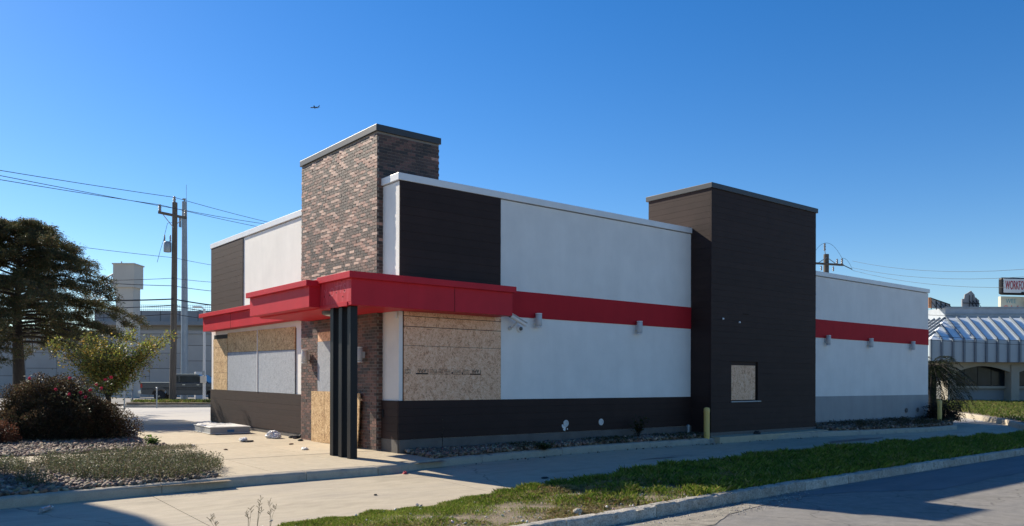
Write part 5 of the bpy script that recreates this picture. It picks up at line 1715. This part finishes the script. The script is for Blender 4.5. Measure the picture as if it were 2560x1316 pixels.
mb.add([(-12.5, -0.25, 1.4), (-17.8, -0.25, 1.4), (-19.8, -0.15, 7.6), (-17.6, -0.15, 7.6), (-12.5, 0.25, 1.4), (-17.8, 0.25, 1.4), (-19.8, 0.15, 7.6), (-17.6, 0.15, 7.6)],
       [(0, 1, 2, 3), (7, 6, 5, 4), (0, 4, 5, 1), (1, 5, 6, 2), (2, 6, 7, 3), (3, 7, 4, 0)])
mb.build('fin', M['plane'], AP)

# ---------------- tall roadside sign out of view on the left (its shadow falls into the picture)
TS = thing('tall_sign', 'tall roadside sign on a steel pole left of the view', 'sign', (-13.2, 13.9, 0.1))
MB().tube([(-13.2, 13.9, -0.1), (-13.2, 13.9, 10.0)], [0.28, 0.22], 12).build('pole', M['galv'], TS, smooth=True)
MB().box(-15.2, -11.2, 12.3, 15.4, 10.0, 13.3).build('cabinet', M['sign_white'], TS, bevel=0.05)
MB().box(-15.25, -11.25, 12.35, 15.35, 9.85, 10.0).build('cabinet_base', M['black'], TS)
# ================================================================== fittings and litter
def wall_light(p, face, label):
    """cylinder up-down lamp; face 'Y' looks to -Y, 'X' looks to -X"""
    n = Vector((0, -1, 0)) if face == 'Y' else Vector((-1, 0, 0))
    t = thing('wall_light', label, 'wall light', p, group='cylinder wall lights')
    c = Vector(p) + n * 0.11
    x, y, z = c
    MB().lathe((x, y, z - 0.13), [(0.070, 0), (0.076, 0.008), (0.076, 0.262), (0.070, 0.27)], 18).build('body', M['fixture'], t, smooth=True)
    for dz in (-0.165, 0.145):
        MB().lathe((x, y, z + dz), [(0.072, 0), (0.079, 0.004), (0.079, 0.024), (0.072, 0.028)], 18).build('end_cap', M['white'], t, smooth=True)
    for dz in (-0.137, 0.135):
        MB().lathe((x, y, z + dz), [(0.062, 0), (0.062, 0.012)], 14).build('gap_ring', M['fixture_dark'], t)
    b = Vector(p) + n * 0.02
    s = Vector((1, 0, 0)) if face == 'Y' else Vector((0, 1, 0))
    MB().obox(b, s * 0.05, n * 0.035, Vector((0, 0, 0.07))).build('bracket', M['fixture'], t)
wall_light((3.74, -0.014, 2.93), 'Y', 'cylinder wall light below the red band beside the security camera')
wall_light((7.25, -0.014, 2.92), 'Y', 'cylinder wall light on white wall nearest left of the brown tower')
wall_light((16.59, -0.010, 2.91), 'Y', 'cylinder wall light on the rear wall nearest the brown tower')
wall_light((19.46, -0.010, 2.91), 'Y', 'middle cylinder wall light on the rear wall')
wall_light((22.67, -0.010, 2.91), 'Y', 'cylinder wall light on the rear wall nearest the rear corner')
wall_light((-0.162, 3.98, 2.08), 'X', 'cylinder wall light on the brick left of the boarded door')
wall_light((-0.162, 1.22, 2.06), 'X', 'cylinder wall light on the brick right of the boarded door')

t = thing('security_camera', 'long white security camera on a bracket at the end of the canopy', 'camera', (2.98, -0.01, 2.85))
d = Vector((0.80, -0.18, -0.42)).normalized()
c = Vector((3.02, -0.22, 2.90))
MB().tube([tuple(c - d * 0.20), tuple(c - d * 0.12), tuple(c + d * 0.24)], [0.052, 0.052, 0.046], 12).build('body', M['white'], t, smooth=True)
MB().obox(c + Vector((0, 0, 0.055)) - d * 0.02, d * 0.27, Vector((0.1, 0.95, 0)).normalized() * 0.058, Vector((0, 0, 0.008))).build('sunshield', M['fixture'], t)
MB().tube([tuple(c - d * 0.23), tuple(c - d * 0.19)], 0.050, 12).build('back_cap', M['fixture_dark'], t)
MB().tube([(2.95, -0.0, 2.72), (2.95, -0.12, 2.74), tuple(c - d * 0.02 - Vector((0, 0, 0.05)))], 0.018, 8).build('bracket', M['fixture'], t)
MB().lathe((2.95, -0.012, 2.72), [(0.05, 0), (0.05, -0.02), (0.03, -0.03)], 12, axis='Y').build('wall_plate', M['fixture'], t)
t = thing('dome_camera', 'small round wall camera below the long security camera', 'camera', (3.25, -0.01, 2.72))
MB().lathe((3.25, 0.0, 2.72), [(0.085, 0), (0.085, -0.03), (0.065, -0.045), (0.045, -0.05)], 18, axis='Y').build('base', M['white'], t, smooth=True)
MB().lathe((3.25, -0.045, 2.72), [(0.048, 0), (0.040, -0.03), (0.015, -0.045)], 14, axis='Y').build('lens', M['fixture_dark'], t, smooth=True)

def bollard(x, y, h, label):
    z = gfun(x, y)
    t = thing('bollard', label, 'bollard', (x, y, z - 0.02), group='yellow bollards')
    MB().tube([(x, y, z - 0.2), (x, y, z + h)], 0.078, 18, caps=True).build('pipe', M['yellow'], t, smooth=True)
    MB().lathe((x, y, z + h - 0.10), [(0.083, 0), (0.083, 0.09), (0.072, 0.125), (0.035, 0.142), (0.0, 0.146)], 18).build('cap', M['yellow'], t, smooth=True)
bollard(9.12, -0.86, 0.78, 'yellow bollard at the left corner of the brown drive-through tower')
bollard(22.95, -0.98, 0.80, 'yellow bollard beside the dark shrub at the rear corner')
t = thing('pipe_stub', 'short grey pipe stub in the rock bed beside the yellow bollard', 'pipe', (8.85, -0.45, 0.0))
MB().tube([(8.85, -0.45, -0.1), (8.85, -0.45, 0.30)], 0.035, 10).build('pipe', M['galv'], t, smooth=True)
MB().lathe((8.85, -0.45, 0.27), [(0.045, 0), (0.045, 0.05), (0.02, 0.06)], 10).build('cap', M['galv'], t)

# ---------------- mattress
M['ticking'] = mat('mattress ticking', (0.62, 0.60, 0.55), 0.9, 0.10, 6, 0.3, 120)
M['mat_side'] = mat('mattress side band', (0.30, 0.31, 0.31), 0.9, 0.1, 6, 0.2, 100)
M['mat_label'] = mat('blue mattress label', (0.03, 0.13, 0.28), 0.7, 0.1, 20)
mz = gfun(-1, 7.5)
MT = thing('mattress', 'dirty white quilted mattress lying on the pavement beside the front wall', 'mattress', (-1.55, 6.95, mz), R(-5))
LX_, LY_, TH = 1.05, 1.85, 0.20
nx, ny = 15, 24
vs, fs = [], []
for j in range(ny + 1):
    for i in range(nx + 1):
        u, v = i / nx, j / ny
        q = 0.012 * (abs(math.sin(u * math.pi * 5)) ** 0.5 + abs(math.sin(v * math.pi * 8)) ** 0.5)
        ed = min(u, 1 - u, v, 1 - v)
        z = TH - 0.012 + q * min(1, ed * 14) - 0.02 * max(0, 1 - ed * 25)
        z += 0.035 * math.exp(-((u - 0.35) ** 2 + (v - 0.9) ** 2) * 18) - 0.02 * math.exp(-((u - 0.6) ** 2 + (v - 0.5) ** 2) * 10)
        vs.append((u * LX_, v * LY_, z))
for j in range(ny):
    for i in range(nx):
        a_ = j * (nx + 1) + i
        fs.append((a_, a_ + 1, a_ + nx + 2, a_ + nx + 1))
MB().add(vs, fs).build('quilted_top', M['ticking'], MT, smooth='all')
MB().box(0.008, LX_ - 0.008, 0.008, LY_ - 0.008, 0.0, TH - 0.022).build('side_band', M['mat_side'], MT, bevel=0.02)
for z in (0.012, TH - 0.024):
    MB().tube([(0.0, 0.0, z), (LX_, 0.0, z), (LX_, LY_, z), (0.0, LY_, z), (0.0, 0.0, z)], 0.012, 6).build('piping', M['ticking'], MT)
MB().box(0.44, 0.62, -0.002, 0.007, 0.05, 0.11).build('label_patch', M['mat_label'], MT)

# ---------------- crumpled plastic and rags
def crumple(name, label, p, size, mats, seed, amp=0.35, cat='litter', sub=3, parts=None, group=None):
    rr = np.random.default_rng(seed)
    bm = bmesh.new()
    bmesh.ops.create_icosphere(bm, subdivisions=sub, radius=1)
    V = np.array([v.co[:] for v in bm.verts])
    F = np.array([[v.index for v in f.verts] for f in bm.faces])
    bm.free()
    r = np.ones(len(V))
    for k in range(16):
        w = rr.normal(size=3) * (1.5 + k * 0.55)
        r += amp * np.abs(np.sin(V @ w + rr.uniform(0, 6))) / (1 + k * 0.42) - amp * 0.30 / (1 + k * 0.42)
    X = V * r[:, None]
    X = X / np.abs(X).max(0) * np.array(size)
    X[:, 2] = np.maximum(X[:, 2] + size[2] * 0.45, 0.001)
    me = np_mesh(name, X, F, mats)
    o = link(name, me)
    o.location = (p[0], p[1], gfun(p[0], p[1]) + p[2])
    o.rotation_euler = (0, 0, rr.uniform(0, 6))
    tag(o, label, cat, group)
    return o
M['bag'] = mat('white plastic film', (0.72, 0.72, 0.73), 0.35, 0.08, 30)
M['bag'].node_tree.nodes['Principled BSDF'].inputs['Transmission Weight'].default_value = 0.25
M['rag'] = mat('dark rag', (0.03, 0.03, 0.032), 0.9, 0.3, 30)
M['paper'] = mat('crumpled paper', (0.68, 0.67, 0.64), 0.8, 0.1, 30)
M['redlit'] = mat('red plastic litter', (0.45, 0.03, 0.05), 0.5, 0.1, 30)
M['brownlit'] = mat('dead leaves', (0.16, 0.10, 0.06), 0.9, 0.3, 30)
crumple('plastic_bag', 'large clear white plastic bag puffed up on the pavement near the front wall', (-0.62, 5.05, 0.0), (0.25, 0.19, 0.14), M['bag'], 1, 0.55, 'bag', 4)
crumple('plastic_bag', 'torn white plastic bag caught under the right edge of the brown bush', (-3.48, 6.95, 0.0), (0.20, 0.15, 0.19), M['bag'], 2, 0.9, 'bag', 4)
crumple('paper_wad', 'crumpled white wrapper on the pavement left of the black posts', (-1.30, 1.72, 0.0), (0.15, 0.09, 0.045), M['paper'], 3, 0.6)
crumple('cap', 'white crumpled cap lying on the pavement in front of the mattress', (-1.62, 4.42, 0.0), (0.13, 0.10, 0.075), M['paper'], 4, 0.35)
crumple('rag', 'dark rag under the white cap on the pavement', (-1.55, 4.30, 0.0), (0.17, 0.11, 0.03), M['rag'], 5, 0.4)
crumple('rag', 'dark rag on the pavement beside the downspout', (-0.40, 3.92, 0.0), (0.10, 0.07, 0.03), M['rag'], 6, 0.5)
crumple('rag', 'dark cloth heap at the far right corner of the mattress', (-0.22, 8.15, 0.0), (0.20, 0.16, 0.07), M['rag'], 7, 0.5)
crumple('paper_wad', 'pale paper scrap beside the mattress by the front wall', (-0.30, 7.75, 0.0), (0.13, 0.05, 0.04), M['paper'], 8, 0.5)
crumple('stone', 'pale rounded stone on the pavement below the downspout', (-0.22, 4.88, 0.0), (0.08, 0.06, 0.045), M['foundation'], 9, 0.1)
crumple('stone', 'small stone at the foot of the downspout', (-0.24, 4.60, 0.0), (0.06, 0.05, 0.045), M['foundation'], 10, 0.1)
crumple('leaf_scrap', 'brown leaf scrap on the pavement in front of the posts', (-2.70, 2.55, 0.0), (0.08, 0.05, 0.02), M['brownlit'], 11, 0.6)
crumple('leaf_scrap', 'brown leaf scrap on the pavement between the bag and the posts', (-1.00, 3.10, 0.0), (0.09, 0.04, 0.02), M['brownlit'], 12, 0.6)
crumple('paper_wad', 'tiny white scrap on the pavement right of the seedling', (-3.0, 3.75, 0.0), (0.05, 0.04, 0.03), M['paper'], 13, 0.5)
crumple('crushed_cup', 'crushed red cup at the foot of the kerb below the posts', (-1.0, -1.88, -0.148), (0.09, 0.04, 0.035), M['redlit'], 14, 0.4)
crumple('stone', 'pale broken stone on the verge by the street kerb', (-1.36, -6.83, -0.10), (0.09, 0.06, 0.055), M['kerb'], 15, 0.2)
crumple('stone', 'flat pale stone in the grass against the street kerb', (1.7, -6.72, -0.10), (0.09, 0.05, 0.04), M['kerb'], 16, 0.2)
crumple('stone', 'stone lying on the apron below the drive-through window', (11.3, -0.95, 0.02), (0.11, 0.07, 0.07), M['rag'], 17, 0.2)
crumple('leaf_scrap', 'dark leaf on the sunlit drive concrete', (-2.6, -3.65, -0.148), (0.03, 0.02, 0.015), M['rag'], 18, 0.5)
crumple('leaf_scrap', 'dark flattened scrap in the shaded drive lane', (0.9, -3.6, -0.148), (0.09, 0.05, 0.02), M['rag'], 19, 0.5)

# crushed bottle on the drive
M['clear'] = mat('dull clear plastic', (0.45, 0.50, 0.52), 0.2, 0.05, 20)
M['clear'].node_tree.nodes['Principled BSDF'].inputs['Transmission Weight'].default_value = 0.5
bz = gfun(-6.86, -2.56) - 0.15
t = thing('plastic_bottle', 'crushed clear plastic bottle lying on the shaded drive at lower left', 'bottle', (-6.86, -2.56, bz))
pts = [Vector((-6.94, -2.67, bz + 0.032)), Vector((-6.91, -2.63, bz + 0.035)), Vector((-6.86, -2.56, bz + 0.036)), Vector((-6.82, -2.50, bz + 0.035)), Vector((-6.795, -2.465, bz + 0.03)), Vector((-6.78, -2.44, bz + 0.03))]
MB().tube([tuple(p) for p in pts], [0.030, 0.034, 0.026, 0.033, 0.018, 0.013], 12).build('bottle', M['clear'], t, smooth=True)
MB().tube([tuple(pts[-1]), (-6.768, -2.422, bz + 0.03)], 0.015, 10).build('bottle_cap', M['white'], t)

# seed-head grass stalks standing in the foreground
for i, (x, y, hgt, lean) in enumerate(((-5.28, -5.45, 0.30, 0.03), (-5.16, -5.40, 0.40, 0.06), (-5.02, -5.45, 0.36, 0.05), (-5.55, -5.30, 0.22, -0.04))):
    lab = ['leftmost of the three tall seed-head grass stalks in the foreground', 'middle of the three tall seed-head grass stalks in the foreground', 'rightmost of the three tall seed-head grass stalks in the foreground', 'short dry grass stalk left of the tall seed-head stalks'][i]
    rr = np.random.default_rng(70 + i)
    z = gfun(x, y) - 0.12
    t = thing('grass_stalk', lab, 'grass stalk', (x, y, z), group='foreground grass stalks')
    mb = MB()
    for k in range(3):
        tip = Vector((x + lean + rr.normal(0, 0.05), y + rr.normal(0, 0.03), z + hgt * (1 - 0.18 * k)))
        mid_ = Vector((x, y, z)) * 0.45 + tip * 0.55 + Vector((rr.normal(0, 0.01), 0, 0.02))
        mb.tube([(x, y, z - 0.02), tuple(mid_), tuple(tip)], [0.0022, 0.0018, 0.0012], 4, caps=False)
        for q in range(6):
            b_ = tip - (tip - mid_) * (q * 0.10)
            a_ = rr.uniform(0, 6.28)
            mb.tube([tuple(b_), tuple(b_ + Vector((0.035 * math.cos(a_), 0.035 * math.sin(a_), 0.03)))], [0.0022, 0.0035], 4)
    mb.build('stalk', mat('dry stalk %s' % 'abcd'[i], (0.30, 0.23, 0.13), 0.9, 0.1, 10), t)
